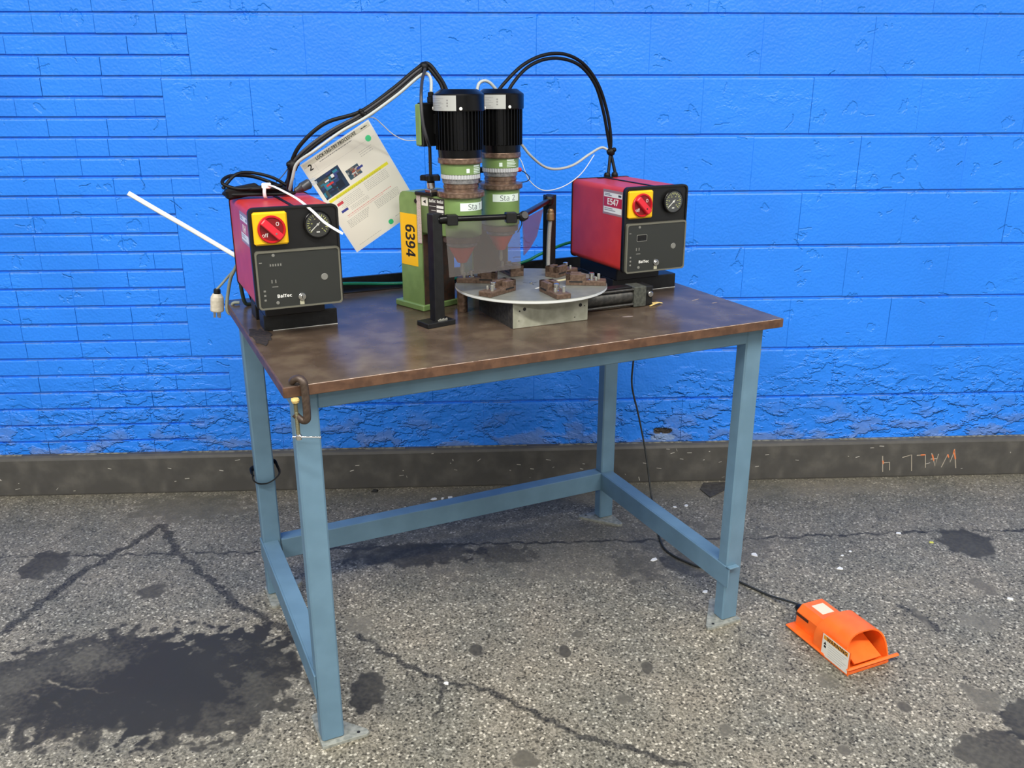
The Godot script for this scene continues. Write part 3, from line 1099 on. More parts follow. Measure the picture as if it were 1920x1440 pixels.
	cyl(st, gc - nd * 0.007 + Vector3(0, 0, 0.0078), gc + nd * 0.023 + Vector3(0, 0, 0.0078), 0.0010, 6)
	cyl(st, gc + Vector3(0, 0, 0.007), gc + Vector3(0, 0, 0.0088), 0.0028, 12)
	obj("needle", st, M.white, ga)
	box("maker_mark", gc + Vector3(-0.004, -0.0195, 0.0066), gc + Vector3(0.004, -0.0165, 0.0070), M.white, ga, 0.0)
	turned("gauge_glass", [[0, 0.0096], [0.0294, 0.0092], [0.0294, 0.0098], [0, 0.0103]], M.glass, ga, gz, 40)
	# smoked door over the lower half
	st = mb()
	frame_ring(st, rr(0.0045, y0 + 0.001, w - 0.0035, y0 + 0.141, 0.008), rr(0.0085, y0 + 0.005, w - 0.0075, y0 + 0.1365, 0.006), -0.002, 0.0105)
	var door = obj("door", st, M.door_rim, o)
	st = mb()
	prism(st, rr(0.0085, y0 + 0.005, w - 0.0075, y0 + 0.1365, 0.006), -0.003, 0.0085)
	obj("door_panel", st, M.tinted, door)
	var fz = 0.0086
	var pale = plain(s(120, 120, 114), 0.5)
	var faint = plain(s(84, 86, 82), 0.5)
	st = mb()
	cyl(st, Vector3(0.1075, y0 + 0.0255, 0.006), Vector3(0.1075, y0 + 0.0255, 0.013), 0.0092, 20, 0.001)
	cyl(st, Vector3(0.1075, y0 + 0.0255, 0.006), Vector3(0.1075, y0 + 0.0255, 0.015), 0.0058, 16, 0.001)
	obj("lock", st, M.chrome, door)
	box("lock_tab", Vector3(0.1015, y0 + 0.006, 0.008), Vector3(0.112, y0 + 0.0165, 0.0095), plain(s(176, 174, 150), 0.4), door, 0.0005)
	box("keyhole", Vector3(0.1066, y0 + 0.022, 0.0148), Vector3(0.1084, y0 + 0.029, 0.0153), M.ink, door, 0.0)
	txt("BalTec", 0.0078, M.white, door, at(0.066, y0 + 0.0315, fz), "lettering", true, 0.034)
	st = mb()
	cyl(st, Vector3(0.1655, y0 + 0.069, 0.006), Vector3(0.1655, y0 + 0.069, 0.0095), 0.0085, 20, 0.001)
	obj("dial_knob", st, pale, door)
	for q in [[0.049, 0.0155, 0.0042], [0.0475, 0.130, 0.0038]]:
		st = mb()
		cyl(st, Vector3(q[0], y0 + q[1], 0.006), Vector3(q[0], y0 + q[1], 0.0094), q[2], 14, 0.0006)
		obj("door_screw", st, pale, door)
	if is_left:
		st = mb()
		bx(st, Vector3(0.034, y0 + 0.102, fz - 0.001), Vector3(0.068, y0 + 0.1125, fz + 0.0004), 0.0)
		obj("counter_window", st, plain(s(50, 52, 50), 0.3), door)
		st = mb()
		for k in 5:
			bx(st, Vector3(0.0375 + k * 0.006, y0 + 0.1045, fz), Vector3(0.0405 + k * 0.006, y0 + 0.110, fz + 0.0007), 0.0)
		obj("counter_digits", st, pale, door)
	else:
		st = mb()
		prism(st, rr(0.040, y0 + 0.091, 0.072, y0 + 0.108, 0.003), fz - 0.001, fz + 0.0006)
		obj("counter_window", st, plain(s(16, 16, 17), 0.25), door)
		st = mb()
		frame_ring(st, rr(0.039, y0 + 0.090, 0.073, y0 + 0.109, 0.003), rr(0.0402, y0 + 0.0912, 0.0718, y0 + 0.1078, 0.003), fz - 0.001, fz + 0.0009)
		obj("window_frame", st, pale, door)
	st = mb()
	for k in 2:
		bx(st, Vector3(0.038 + k * 0.009, y0 + 0.064, fz - 0.001), Vector3(0.0405 + k * 0.009, y0 + 0.072, fz + 0.0005), 0.0)
	bx(st, Vector3(0.039, y0 + 0.054, fz - 0.001), Vector3(0.053, y0 + 0.056, fz + 0.0003), 0.0)
	for k in 3:
		bx(st, Vector3(0.018, y0 + 0.022 + k * 0.011, fz - 0.001), Vector3(0.023, y0 + 0.0265 + k * 0.011, fz + 0.0003), 0.0)
	bx(st, Vector3(0.013, y0 + 0.113, fz - 0.001), Vector3(0.020, y0 + 0.115, fz + 0.0003), 0.0)
	obj("door_print", st, pale, door).set_meta("kind", "stuff")
	# asset label on the left flank
	var lab = plain(Color.WHITE, 0.35)
	lab.albedo_texture = asset_texture()
	if is_left:
		var sl = sheet_box("asset_label", 0.112, 0.075, lab, o, Transform3D(LEFT_FACE, Vector3(0.0017, y0 + 0.183, -0.088)))
		st = mb()
		for k in 3:
			bx(st, Vector3(-0.022 + k * 0.018, -0.010, 0.0), Vector3(-0.016 + k * 0.018, 0.008, 0.0003), 0.0)
		bx(st, Vector3(-0.004, -0.003, 0.0), Vector3(0.014, 0.001, 0.0003), 0.0)
		obj("label_print", st, M.white, sl).set_meta("kind", "stuff")
	else:
		var sr = sheet_box("asset_label", 0.105, 0.070, lab, o, Transform3D(LEFT_FACE, Vector3(0.0017, y0 + 0.192, -0.066)))
		txt("E547", 0.018, M.white, sr, at(0.0, 0.002, 0.0001), "lettering", true, 0.058)
	# grommets where the hoses enter the lid
	for g in ([[1.156, 0.653], [1.183, 0.653]] if not is_left else [[0.158, 0.655], [0.172, 0.655]]):
		st = mb()
		lathe(st, [[0.0105, 0], [0.0105, 0.006], [0.008, 0.012], [0.0065, 0.012]], 16, at(g[0] - l0, y0 + h, -(g[1] - d0)))
		obj("grommet", st, M.rubber, o)


func riser_bars():
	var set = [["left", 0.0432, 0.4560], ["right", 1.058, 0.4430]]
	for q in set:
		for k in 2:
			var d = q[2] if k == 0 else q[2] + 0.128
			var words = "black steel bar under the front of the %s red control unit" % q[0] if k == 0 else "black steel bar under the back of the %s red control unit" % q[0]
			if q[0] == "right":
				words = words.replace("the right red", "the E547 labelled red")
			else:
				words = words.replace("the left red", "the cord topped red")
			var o = on_top("riser_bar", words, "riser", q[1], d, 0.0, 0.0, "black riser bars")
			var st = mb()
			bx(st, Vector3(0, 0.0, -0.07), Vector3(0.187 if q[0] == "left" else 0.224, 0.0425, 0), 0.0018)
			obj("bar", st, M.black_steel, o)
			st = mb()
			bx(st, Vector3(0.02, 0.0, 0.0002), Vector3(0.187 if q[0] == "left" else 0.224, 0.0016, 0.0018), 0.0006)
			obj("sealant_bead", st, M.white if k == 0 else M.black_steel, o)


# ---------------------------------------------------------------- the riveting heads
func arc_patch(st, r, phi0, phi1, y0, y1, t, n = 10):
	for k in n:
		var a = deg_to_rad(lerpf(phi0, phi1, float(k) / n))
		var b = deg_to_rad(lerpf(phi0, phi1, float(k + 1) / n))
		var A = Vector3(sin(a), 0, cos(a))
		var B = Vector3(sin(b), 0, cos(b))
		var m = A + B
		var f = func(v, q, y): return v * q + Vector3(0, y, 0)
		poly(st, [f.call(A, r + t, y0), f.call(B, r + t, y0), f.call(B, r + t, y1), f.call(A, r + t, y1)], m, 1)
		poly(st, [f.call(A, r, y1), f.call(B, r, y1), f.call(B, r + t, y1), f.call(A, r + t, y1)], Vector3.UP)
		poly(st, [f.call(A, r, y0), f.call(B, r, y0), f.call(B, r + t, y0), f.call(A, r + t, y0)], Vector3.DOWN)
		if k == 0:
			poly(st, [f.call(A, r, y0), f.call(A, r + t, y0), f.call(A, r + t, y1), f.call(A, r, y1)], A.cross(Vector3.UP) * 1.0)
		if k == n - 1:
			poly(st, [f.call(B, r, y0), f.call(B, r + t, y0), f.call(B, r + t, y1), f.call(B, r, y1)], Vector3.UP.cross(B))


func arc_text(text, r, phi, y, height, step, mat, parent):
	# letters set one by one round a cylinder
	for i in text.length():
		if text[i] == " ":
			continue
		var a = deg_to_rad(phi + (i - (text.length() - 1) / 2.0) * step)
		var b = Basis(Vector3.UP, a)
		txt(text[i], height, mat, parent, Transform3D(b, Vector3(sin(a) * r, y, cos(a) * r)), "letter")


func rivet_machine(which):
	var P = [Vector2(0.563, 0.405), Vector2(0.735, 0.535)][which]
	var turn = [20.0, -4.0][which]
	var mr = [0.0, 41.0][which]
	var words = "green riveting head labelled Sta 1 on a column with a yellow 6394 sticker" if which == 0 else "green riveting head labelled Sta 2 standing behind the front one"
	var o = on_top("riveting_machine", words, "machine", P.x, P.y, 0.0, turn, "twin riveting machines")
	var st = mb()
	bx(st, Vector3(-0.060, 0, -0.220), Vector3(0.075, 0.018, -0.095), 0.003)
	obj("base_foot", st, M.green, o)
	# column: a slab with a rounded back corner
	var prof = PackedVector2Array()
	prof.append(Vector2(-0.192, 0.017))
	prof.append(Vector2(-0.1012, 0.017))
	prof.append(Vector2(-0.1012, 0.321))
	for k in 7:
		var t = PI / 2 + PI / 2 * k / 6
		prof.append(Vector2(-0.169 + 0.023 * cos(t), 0.298 + 0.023 * sin(t)))
	st = mb()
	# profile x -> -depth along z, pushed along x
	prism(st, prof, -0.0535, 0.06, Transform3D(Basis(Vector3(0, 0, 1), Vector3(0, 1, 0), Vector3(1, 0, 0)), Vector3.ZERO))
	obj("column", st, M.green, o)
	box("slideway", Vector3(-0.050, 0.0005, -0.1012), Vector3(0.058, 0.21, -0.0985), M.green_dark, o, 0.0005)
	# head: flat block at the back, round in front
	var R = 0.0535
	var out = PackedVector2Array()
	out.append(Vector2(-R, 0.098))
	for k in 17:
		var t = PI + PI * k / 16
		out.append(Vector2(R * cos(t), R * sin(t)))
	out.append(Vector2(R, 0.098))
	st = mb()
	# outline (x, depth) stands upright: x -> x, y -> -z, z -> y
	var up = Transform3D(Basis(Vector3(1, 0, 0), Vector3(0, 0, -1), Vector3(0, 1, 0)), Vector3.ZERO)
	prism(st, out, 0.316, 0.215, up, 0.004, true)
	var body = obj("head_body", st, M.green, o)
	turned("flange", [[0, 0.3155], [0.058, 0.3155], [0.062, 0.3185], [0.062, 0.329], [0.060, 0.3315], [0.045, 0.333], [0, 0.333]], M.rust, o)
	turned("neck", [[0.044, 0.331], [0.044, 0.339], [0.0455, 0.340], [0.0455, 0.344], [0.044, 0.345], [0.044, 0.352], [0, 0.352]], M.rust, o)
	turned("scale_ring", [[0.043, 0.350], [0.0465, 0.3515], [0.0475, 0.3625], [0.044, 0.363]], M.grey_ring, o)
	st = mb()
	lathe(st, [[0.044, 0.362], [0.0480, 0.3625], [0.0490, 0.374], [0.045, 0.3745]], 48)
	for k in 40:
		var a = TAU * k / 40
		bx(st, Vector3(-0.0026, 0.3625, 0.046), Vector3(0.0026, 0.3738, 0.0505), 0.001, Transform3D(Basis(Vector3.UP, a), Vector3.ZERO))
	obj("knurled_ring", st, M.knurl, o)
	turned("green_collar", [[0.045, 0.374], [0.0505, 0.3745], [0.0515, 0.400], [0.048, 0.4012]], M.green, o)
	turned("motor_flange", [[0.047, 0.400], [0.0565, 0.4012], [0.0572, 0.404], [0.0572, 0.413], [0.056, 0.415], [0, 0.416]], M.rust, o)
	# little white print on the collar
	st = mb()
	arc_patch(st, 0.0513, 0, 26, 0.394, 0.3975, 0.0002, 4)
	for k in 4:
		arc_patch(st, 0.0510, 0, 36 - (k % 2) * 6, 0.3775 + k * 0.004, 0.3793 + k * 0.004, 0.0003, 4)
	arc_patch(st, 0.0510, -24, -14, 0.379, 0.3895, 0.0003, 3)
	obj("collar_print", st, M.label_white, o)
	# motor
	st = mb()
	lathe(st, [[0.05, 0.414], [0.0555, 0.415], [0.0565, 0.4345], [0.054, 0.436]], 40)
	lathe(st, [[0.054, 0.4345], [0.0535, 0.53], [0.0, 0.531]], 40)
	for k in 36:
		var a = TAU * k / 36
		bx(st, Vector3(-0.0013, 0.4345, 0.052), Vector3(0.0013, 0.5295, 0.0605 if k % 6 else 0.0615), 0.0004, Transform3D(Basis(Vector3.UP, a), Vector3.ZERO))
	var motor = obj("motor", st, M.gloss_black, o)
	turned("fan_cover", [[0.058, 0.5285], [0.0640, 0.5285], [0.0648, 0.531], [0.0648, 0.566], [0.0630, 0.5690], [0.0460, 0.5805], [0, 0.5805]], M.gloss_black, motor)
	st = mb()
	arc_patch(st, 0.0647, -125 + mr, -48 + mr, 0.5295, 0.5655, 0.0007, 14)
	var plate = obj("rating_plate", st, plain(s(186, 188, 184), 0.4, 0.3), motor)
	st = mb()
	for k in 7:
		arc_patch(st, 0.0653, -120 + mr, -78 + mr - (k % 3) * 5, 0.5335 + k * 0.004, 0.5345 + k * 0.004, 0.0002, 6)
	for k in 3:
		arc_patch(st, 0.0653, -70 + mr, -66 + mr, 0.539 + k * 0.0065, 0.543 + k * 0.0065, 0.0002, 2)
	obj("plate_print", st, M.grey_ink, plate)
	for k in 4:
		var a = deg_to_rad(-38 + mr + 90 * k)
		var dir = Vector3(sin(a), 0, cos(a))
		st = mb()
		cyl(st, dir * 0.0640 + Vector3(0, 0.5345, 0), dir * 0.0672 + Vector3(0, 0.5345, 0), 0.0042, 12, 0.001)
		obj("screw", st, M.white, motor)
	# label
	st = mb()
	arc_patch(st, R + 0.0002, -44, 44, 0.2845, 0.3045, 0.0005, 14)
	var lab = obj("station_label", st, M.label_white, o)
	arc_text("Sta " + str(which + 1), R + 0.0008, 2, 0.2945, 0.0150, 9.5, plain(s(110, 116, 118), 0.5), lab)
	# spindle end: steel rings, red rubber cone, tool
	turned("lower_ring", [[0, 0.199], [0.047, 0.199], [0.049, 0.201], [0.049, 0.214], [0.046, 0.2155]], M.rust_block, o)
	turned("clamp_ring", [[0, 0.188], [0.038, 0.188], [0.041, 0.191], [0.041, 0.1995]], M.grey_ring, o)
	turned("rubber_cone", [[0, 0.143], [0.012, 0.143], [0.014, 0.146], [0.0295, 0.1745], [0.034, 0.184], [0.0345, 0.1885], [0, 0.1885]], M.rubber_red, o)
	turned("rivet_tool", [[0, 0.110], [0.0035, 0.110], [0.0045, 0.113], [0.0055, 0.120], [0.0055, 0.144], [0, 0.144]], M.steel, o, Transform3D(), 16)
	# stop rod with star knob and nut at the back of the head
	var kx = -0.048
	var kz = -0.062
	st = mb()
	bx(st, Vector3(-0.062, 0.3158, -0.115), Vector3(0.028, 0.325, -0.045), 0.002)
	obj("stop_bracket", st, M.black, o)
	st = mb()
	bx(st, Vector3(kx - 0.012, 0.3245, kz - 0.012), Vector3(kx + 0.012, 0.334, kz + 0.012), 0.002)
	cyl(st, Vector3(kx, 0.334, kz), Vector3(kx, 0.352, kz), 0.0105, 6, 0.002)
	obj("stop_nut", st, M.chrome, o)
	st = mb()
	var star = PackedVector2Array()
	for k in 40:
		var t = TAU * k / 40
		var r = 0.0235 + 0.0045 * cos(5 * t)
		star.append(Vector2(r * cos(t), r * sin(t)))
	prism(st, star, 0.356, 0.370, Transform3D(Basis(Vector3(1, 0, 0), Vector3(0, 0, -1), Vector3(0, 1, 0)), Vector3(kx, 0, kz)), 0.003)
	cyl(st, Vector3(kx, 0.350, kz), Vector3(kx, 0.357, kz), 0.010, 14)
	obj("star_knob", st, M.rubber, o)
	st = mb()
	cyl(st, Vector3(kx, 0.368, kz), Vector3(kx, 0.446, kz), 0.0042, 12)
	obj("stop_rod", st, M.black, o)
	st = mb()
	bx(st, Vector3(-0.071, 0.441, -0.082), Vector3(-0.020, 0.548, -0.060), 0.003)
	obj("terminal_box", st, M.black, o)
	box("terminal_cover", Vector3(-0.077, 0.443, -0.083), Vector3(-0.0705, 0.545, -0.063), M.green, o, 0.003)
	st = mb()
	cyl(st, Vector3(-0.033, 0.548, -0.070), Vector3(-0.033, 0.562, -0.070), 0.0095, 8, 0.001)
	cyl(st, Vector3(-0.033, 0.562, -0.070), Vector3(-0.033, 0.573, -0.070), 0.0075, 14, 0.001)
	obj("cable_gland", st, M.rubber, o)
	box("motor_arm", Vector3(-0.035, 0.47, -0.078), Vector3(-0.015, 0.52, -0.040), M.black, o, 0.002)
	# plates on the left flank of the head
	box("arrow_plate", Vector3(-R - 0.0008, 0.2895, -0.0955), Vector3(-R + 0.001, 0.3115, -0.0705), M.paper, o, 0.0002)
	st = mb()
	prism(st, PackedVector2Array([Vector2(-0.006, 0), Vector2(0.005, -0.005), Vector2(0.005, 0.005)]), 0.0, 0.0003, Transform3D(LEFT_FACE, Vector3(-R - 0.0008, 0.3005, -0.083)))
	obj("arrow", st, M.ink, o)
	var np = box("name_plate", Vector3(-R - 0.0008, 0.255, -0.068), Vector3(-R + 0.001, 0.312, -0.004), plain(s(52, 50, 50), 0.4), o, 0.0002)
	txt("BalTec  Radial", 0.0075, M.white, np, Transform3D(LEFT_FACE, Vector3(-R - 0.0009, 0.3045, -0.036)), "lettering", true, 0.056)
	st = mb()
	for k in 3:
		bx(st, Vector3(-R - 0.0011, 0.2875 - k * 0.0105, -0.034), Vector3(-R - 0.0007, 0.2945 - k * 0.0105, -0.007), 0.0)
		bx(st, Vector3(-R - 0.0010, 0.2905 - k * 0.0105, -0.064 + k * 0.008), Vector3(-R - 0.0007, 0.2915 - k * 0.0105, -0.037), 0.0)
	obj("plate_field", st, M.white, np)
	if which == 0:
		box("depth_scale", Vector3(-R - 0.003, 0.188, -0.1145), Vector3(-R, 0.3155, -0.0985), M.ruler, o, 0.0006)
		st = mb()
		cyl(st, Vector3(-R - 0.004, 0.299, -0.118), Vector3(-R, 0.299, -0.118), 0.006, 12, 0.001)
		obj("pivot_screw", st, M.black, o)
		var sk = box("asset_sticker", Vector3(-R - 0.0005, 0.122, -0.190), Vector3(-R + 0.001, 0.2625, -0.119), M.yellow, o, 0.0)
		txt("6394", 0.040, M.ink, sk, Transform3D(Basis(Vector3(0, -1, 0), Vector3(0, 0, 1), Vector3(-1, 0, 0)), Vector3(-R - 0.0006, 0.190, -0.150)), "lettering", true, 0.088)
	else:
		st = mb()
		cyl(st, Vector3(0.042, 0.366, 0.012), Vector3(0.057, 0.366, 0.015), 0.006, 12, 0.002)
		obj("red_cap", st, M.red_label, o)


# ---------------------------------------------------------------- index table, guard, cables
func index_table():
	var o = on_top("index_table", "round grey index table with six brown clamp fixtures on a steel block and air cylinder", "index table", 0.746, 0.360)
	# base block; local origin is under the centre of the disc
	var st = mb()
	bx(st, Vector3(0.6215 - 0.746, 0, 0.360 - 0.43), Vector3(0.8396 - 0.746, 0.066, 0.360 - 0.2095), 0.0012)
	var base = obj("base_block", st, M.plate_steel, o)
	box("dark_left_face", Vector3(0.6215 - 0.7475, 0.0, 0.360 - 0.429), Vector3(0.6215 - 0.7460, 0.0655, 0.360 - 0.2105), M.dark_steel, o, 0.0003)  # thin darker skin over the left face of the base block
	for q in [[0.6535, 0.049, 0.0045], [0.8165, 0.043, 0.0048], [0.6395, 0.045, 0.0022], [0.829, 0.040, 0.0014], [0.8, 0.012, 0.0016], [0.6375, 0.02, 0.0012]]:
		st = mb()
		cyl(st, Vector3(q[0] - 0.746, q[1], 0.150), Vector3(q[0] - 0.746, q[1], 0.1512), q[2], 14)
		obj("bolt_hole", st, M.ink, base)
	st = mb()
	lathe(st, [[0, 0.0655], [0.06, 0.0655], [0.06, 0.0695], [0, 0.0695]], 32)
	obj("hub", st, M.dark_steel, o)
	st = mb()
	lathe(st, [[0, 0.0690], [0.2050, 0.0690], [0.2068, 0.0705], [0.2068, 0.0765]], 96)
	var rim = obj("disc_rim", st, M.alu_rim, o)
	st = mb()
	lathe(st, [[0.2068, 0.0765], [0.2055, 0.0780], [0, 0.0780]], 96)
	obj("disc", st, M.alu, o)
	for k in 6:
		fixture(o, deg_to_rad([208.0, 268.0, 330.0, 28.0, 88.0, 148.0][k]))
	# strips of tape left on the disc
	for q in [[-0.075, 0.02, 0.075, 0.0085, 20.0, 0], [0.005, -0.055, 0.05, 0.007, 22.0, 0], [0.095, 0.0, 0.085, 0.016, 12.0, 1], [-0.115, 0.072, 0.028, 0.007, -30.0, 0], [-0.10, 0.062, 0.02, 0.006, -20.0, 0]]:
		st = mb()
		bx(st, Vector3(-q[2] / 2, 0.0779, -q[3] / 2), Vector3(q[2] / 2, 0.0783, q[3] / 2), 0.0, at(q[0], 0, -q[1], Basis(Vector3.UP, deg_to_rad(q[4]))))
		obj("tape_strip", st, M.masking if q[5] == 1 else M.tape, o)
	st = mb()
	cyl(st, Vector3(0, 0.0779, 0), Vector3(0, 0.0815, 0), 0.0045, 12, 0.001)
	cyl(st, Vector3(0, 0.0815, 0), Vector3(0, 0.0835, 0), 0.0022, 10, 0.0005)
	obj("centre_screw", st, M.chrome, o)
	st = mb()
	for a in [0.3, 2.3, 4.6]:
		bx(st, Vector3(0.008, 0.0778, -0.0012), Vector3(0.024, 0.0782, 0.0012), 0.0, at(0, 0, 0, Basis(Vector3.UP, a)))
	obj("scribe_mark", st, M.dark_steel, o)
	# air cylinder driving the table, lying along the bench to the right
	var z1 = 0.360 - 0.262
	var x0 = 0.8400 - 0.746
	st = mb()
	bx(st, Vector3(x0, 0.002, z1 - 0.062), Vector3(x0 + 0.026, 0.060, z1), 0.0012)
	obj("cylinder_flange", st, M.dark_steel, o)
	st = mb()
	var yc = 0.030
	var zc = z1 - 0.034
	cyl(st, Vector3(x0 + 0.024, yc, zc), Vector3(x0 + 0.184, yc, zc), 0.0225, 28)
	obj("cylinder_tube", st, M.dark_steel, o)
	for q in [[0.021, 0.021], [0.021, -0.021], [-0.021, 0.021], [-0.021, -0.021]]:
		st = mb()
		cyl(st, Vector3(x0 + 0.024, yc + q[0], zc + q[1]), Vector3(x0 + 0.184, yc + q[0], zc + q[1]), 0.0038, 10)
		obj("tie_rod", st, M.dark_steel, o)
	st = mb()
	bx(st, Vector3(x0 + 0.03, 0.054, zc - 0.02), Vector3(x0 + 0.183, 0.0575, zc + 0.014), 0.001)
	obj("cover_strip", st, M.black_steel, o)
	st = mb()
	bx(st, Vector3(x0 + 0.182, 0.001, zc - 0.027), Vector3(x0 + 0.222, 0.058, zc + 0.027), 0.002)
	obj("end_cap", st, grained(s(70, 72, 66), s(92, 94, 86), 0.05, 0.5, 0.3), o)
	st = mb()
	bx(st, Vector3(x0 + 0.222, 0.001, zc - 0.03), Vector3(x0 + 0.246, 0.056, zc + 0.022), 0.0015)
	obj("rear_bracket", st, M.black_steel, o)
	st = mb()
	cyl(st, Vector3(x0 + 0.236, 0.034, zc + 0.022), Vector3(x0 + 0.236, 0.034, zc + 0.0285), 0.0085, 6, 0.001)
	obj("bracket_bolt", st, M.chrome, o)


func fixture(o, a):
	# local x points outward from the centre of the disc
	var xf = Transform3D(Basis(Vector3.UP, a), Vector3(0, 0.078, 0))
	var st = mb()
	bx(st, Vector3(0.148, 0, -0.020), Vector3(0.203, 0.013, 0.020), 0.0012)
	bx(st, Vector3(0.095, 0, -0.020), Vector3(0.149, 0.015, 0.020), 0.0012)
	bx(st, Vector3(0.095, 0.0135, 0.006), Vector3(0.149, 0.030, 0.020), 0.0012)
	bx(st, Vector3(0.095, 0.0135, -0.020), Vector3(0.136, 0.030, -0.004), 0.0012)
	bx(st, Vector3(0.095, 0.0135, -0.020), Vector3(0.108, 0.030, 0.020), 0.0012)
	var f = obj("fixture", st, M.rust_block, o, xf)
	for sg in [-1.0, 1.0]:
		st = mb()
		bx(st, Vector3(0.104, 0.0085, sg * 0.0198), Vector3(0.140, 0.0125, sg * 0.0204), 0.0)
		obj("slot", st, M.ink, f)
	st = mb()
	lathe(st, [[0, 0.0115], [0.0085, 0.0115], [0.0085, 0.014], [0.0062, 0.0155], [0.0062, 0.024], [0.0074, 0.0255], [0.0074, 0.031], [0.006, 0.0325], [0, 0.0325]], 18, at(0.164, 0, 0.003))
	obj("clamp_pin", st, M.chrome, f)
	for q in [[0.183, -0.009, 0.0042, 0.028], [0.176, 0.012, 0.003, 0.023]]:
		st = mb()
		cyl(st, Vector3(q[0], 0.011, q[1]), Vector3(q[0], q[3], q[1]), q[2], 12, 0.0008)
		obj("locating_pin", st, M.steel, f)


func guard_frame():
	# seen in bench coordinates: node at the foot of the front post, turned 12.6 degrees
	var l0 = 0.460
	var d0 = 0.334
	var o = on_top("guard_frame", "black steel guard frame with clear plastic shields in front of the Sta 1 head", "guard", l0, d0, 0.0, 0.0)
	var P = func(l, d, h): return Vector3(l - l0, h, -(d - d0))
	var tb = Basis(Vector3.UP, deg_to_rad(12.6))
	var st = mb()
	bx(st, Vector3(-0.0425, 0, -0.028), Vector3(0.0425, 0.013, 0.026), 0.0012, Transform3D(tb, Vector3.ZERO))
	obj("foot", st, M.black_steel, o)
	var s2 = 0.0142
	st = mb()
	bx(st, Vector3(-s2, 0.012, -s2), Vector3(s2, 0.287, s2), 0.0016, Transform3D(tb, Vector3(0.003, 0, 0)))
	obj("post", st, M.black_steel, o)
	st = mb()
	for k in 9:
		bx(st, Vector3(-0.009 + k * 0.0032, 0.012, s2), Vector3(-0.0062 + k * 0.0032, 0.017 + (k % 3) * 0.001, s2 + 0.004), 0.0008, Transform3D(tb, Vector3(0.003, 0, 0)))
	obj("weld_bead", st, M.steel, o)
	var b2 = P.call(0.904, 0.560, 0.0)
	st = mb()
	bx(st, Vector3(-s2, 0.0, -s2), Vector3(s2, 0.287, s2), 0.0016, Transform3D(tb, b2))
	obj("post", st, M.black_steel, o)
	var a0 = P.call(0.470, 0.327, 0.272)
	var e0 = P.call(0.682, 0.291, 0.272)
	var e1 = P.call(0.893, 0.545, 0.272)
	st = mb()
	cyl(st, a0, e0, 0.0072, 14)
	obj("cross_bar", st, M.gloss_black, o)
	st = mb()
	cyl(st, e0, e1, 0.0078, 14)
	obj("side_arm", st, M.gloss_black, o)
	# collars
	var dir = (e0 - a0).normalized()
	var bd = Basis(dir, Vector3.UP, dir.cross(Vector3.UP))
	for q in [0.072, 0.873]:
		st = mb()
		bx(st, Vector3(-0.014, -0.015, -0.013), Vector3(0.014, 0.011, 0.013), 0.002, Transform3D(bd, a0.lerp(e0, q if q > 0.5 else 0.16)))
		obj("collar", st, M.black, o)
	st = mb()
	cyl(st, a0 + dir * 0.002, a0 + dir * 0.026, 0.0115, 16, 0.001)
	obj("sleeve", st, M.gloss_black, o)
	st = mb()
	lathe(st, [[0, -0.012], [0.009, -0.012], [0.0125, -0.007], [0.0125, 0.007], [0.009, 0.012], [0, 0.012]], 18, Transform3D(Basis(Vector3.RIGHT, 1.2), e0 + dir * 0.006))
	obj("elbow", st, M.black, o)
	st = mb()
	lathe(st, [[0, -0.014], [0.011, -0.014], [0.0145, -0.008], [0.0145, 0.008], [0.011, 0.014], [0, 0.014]], 18, Transform3D(Basis(Vector3.RIGHT, 0.3), e1 + Vector3(0, 0.002, 0)))
	obj("swivel", st, M.black, o)
	# shields: thin clear sheets hanging from the bars
	st = mb()
	slab(st, [P.call(0.486, 0.3215, 0.264), P.call(0.493, 0.3200, 0.1245), P.call(0.681, 0.289, 0.139), P.call(0.677, 0.290, 0.266)], 0.0025)
	obj("clear_shield", st, M.guard, o)
	st = mb()
	slab(st, [P.call(0.692, 0.302, 0.262), P.call(0.700, 0.311, 0.166), P.call(0.745, 0.366, 0.173), P.call(0.795, 0.427, 0.192), P.call(0.846, 0.488, 0.258)], 0.0025)
	obj("clear_shield", st, M.guard, o)
	st = mb()
	tube(st, smooth_path([e0 + Vector3(0, -0.008, 0), P.call(0.684, 0.292, 0.25), P.call(0.672, 0.290, 0.232)], 5), 0.0013)
	obj("wire_clip", st, M.black, o)


func slab(st, pts, t):
	var n = (pts[1] - pts[0]).cross(pts[2] - pts[0]).normalized()
	var a = []
	var b = []
	for p in pts:
		a.append(p + n * t / 2)
		b.append(p - n * t / 2)
	poly(st, a, n)
	poly(st, b, -n)
	var c = Vector3.ZERO
	for p in pts:
		c += p / pts.size()
	for i in pts.size():
		var j = (i + 1) % pts.size()
		poly(st, [a[i], a[j], b[j], b[i]], (pts[i] + pts[j]) / 2 - c)


func strand(called, words, category, pts, r, mat, group = "", ry = -1.0, per = 8) -> MeshInstance3D:
	# a cable through bench points (l, d, h); its node sits at its first point
	var o0 = TP(pts[0][0], pts[0][1], pts[0][2])
	var p = []
	for q in pts:
		p.append(TP(q[0], q[1], q[2]) - o0)
	var st = mb()
	tube(st, smooth_path(p, per), r, ry)
	var o = obj(called, st, mat, null, Transform3D(Basis(), o0))
	return tag(o, words, category, group)


func shifted(pts, dl, dd, dh):
	var out = []
	for q in pts:
		out.append([q[0] + dl, q[1] + dd, q[2] + dh])
	return out


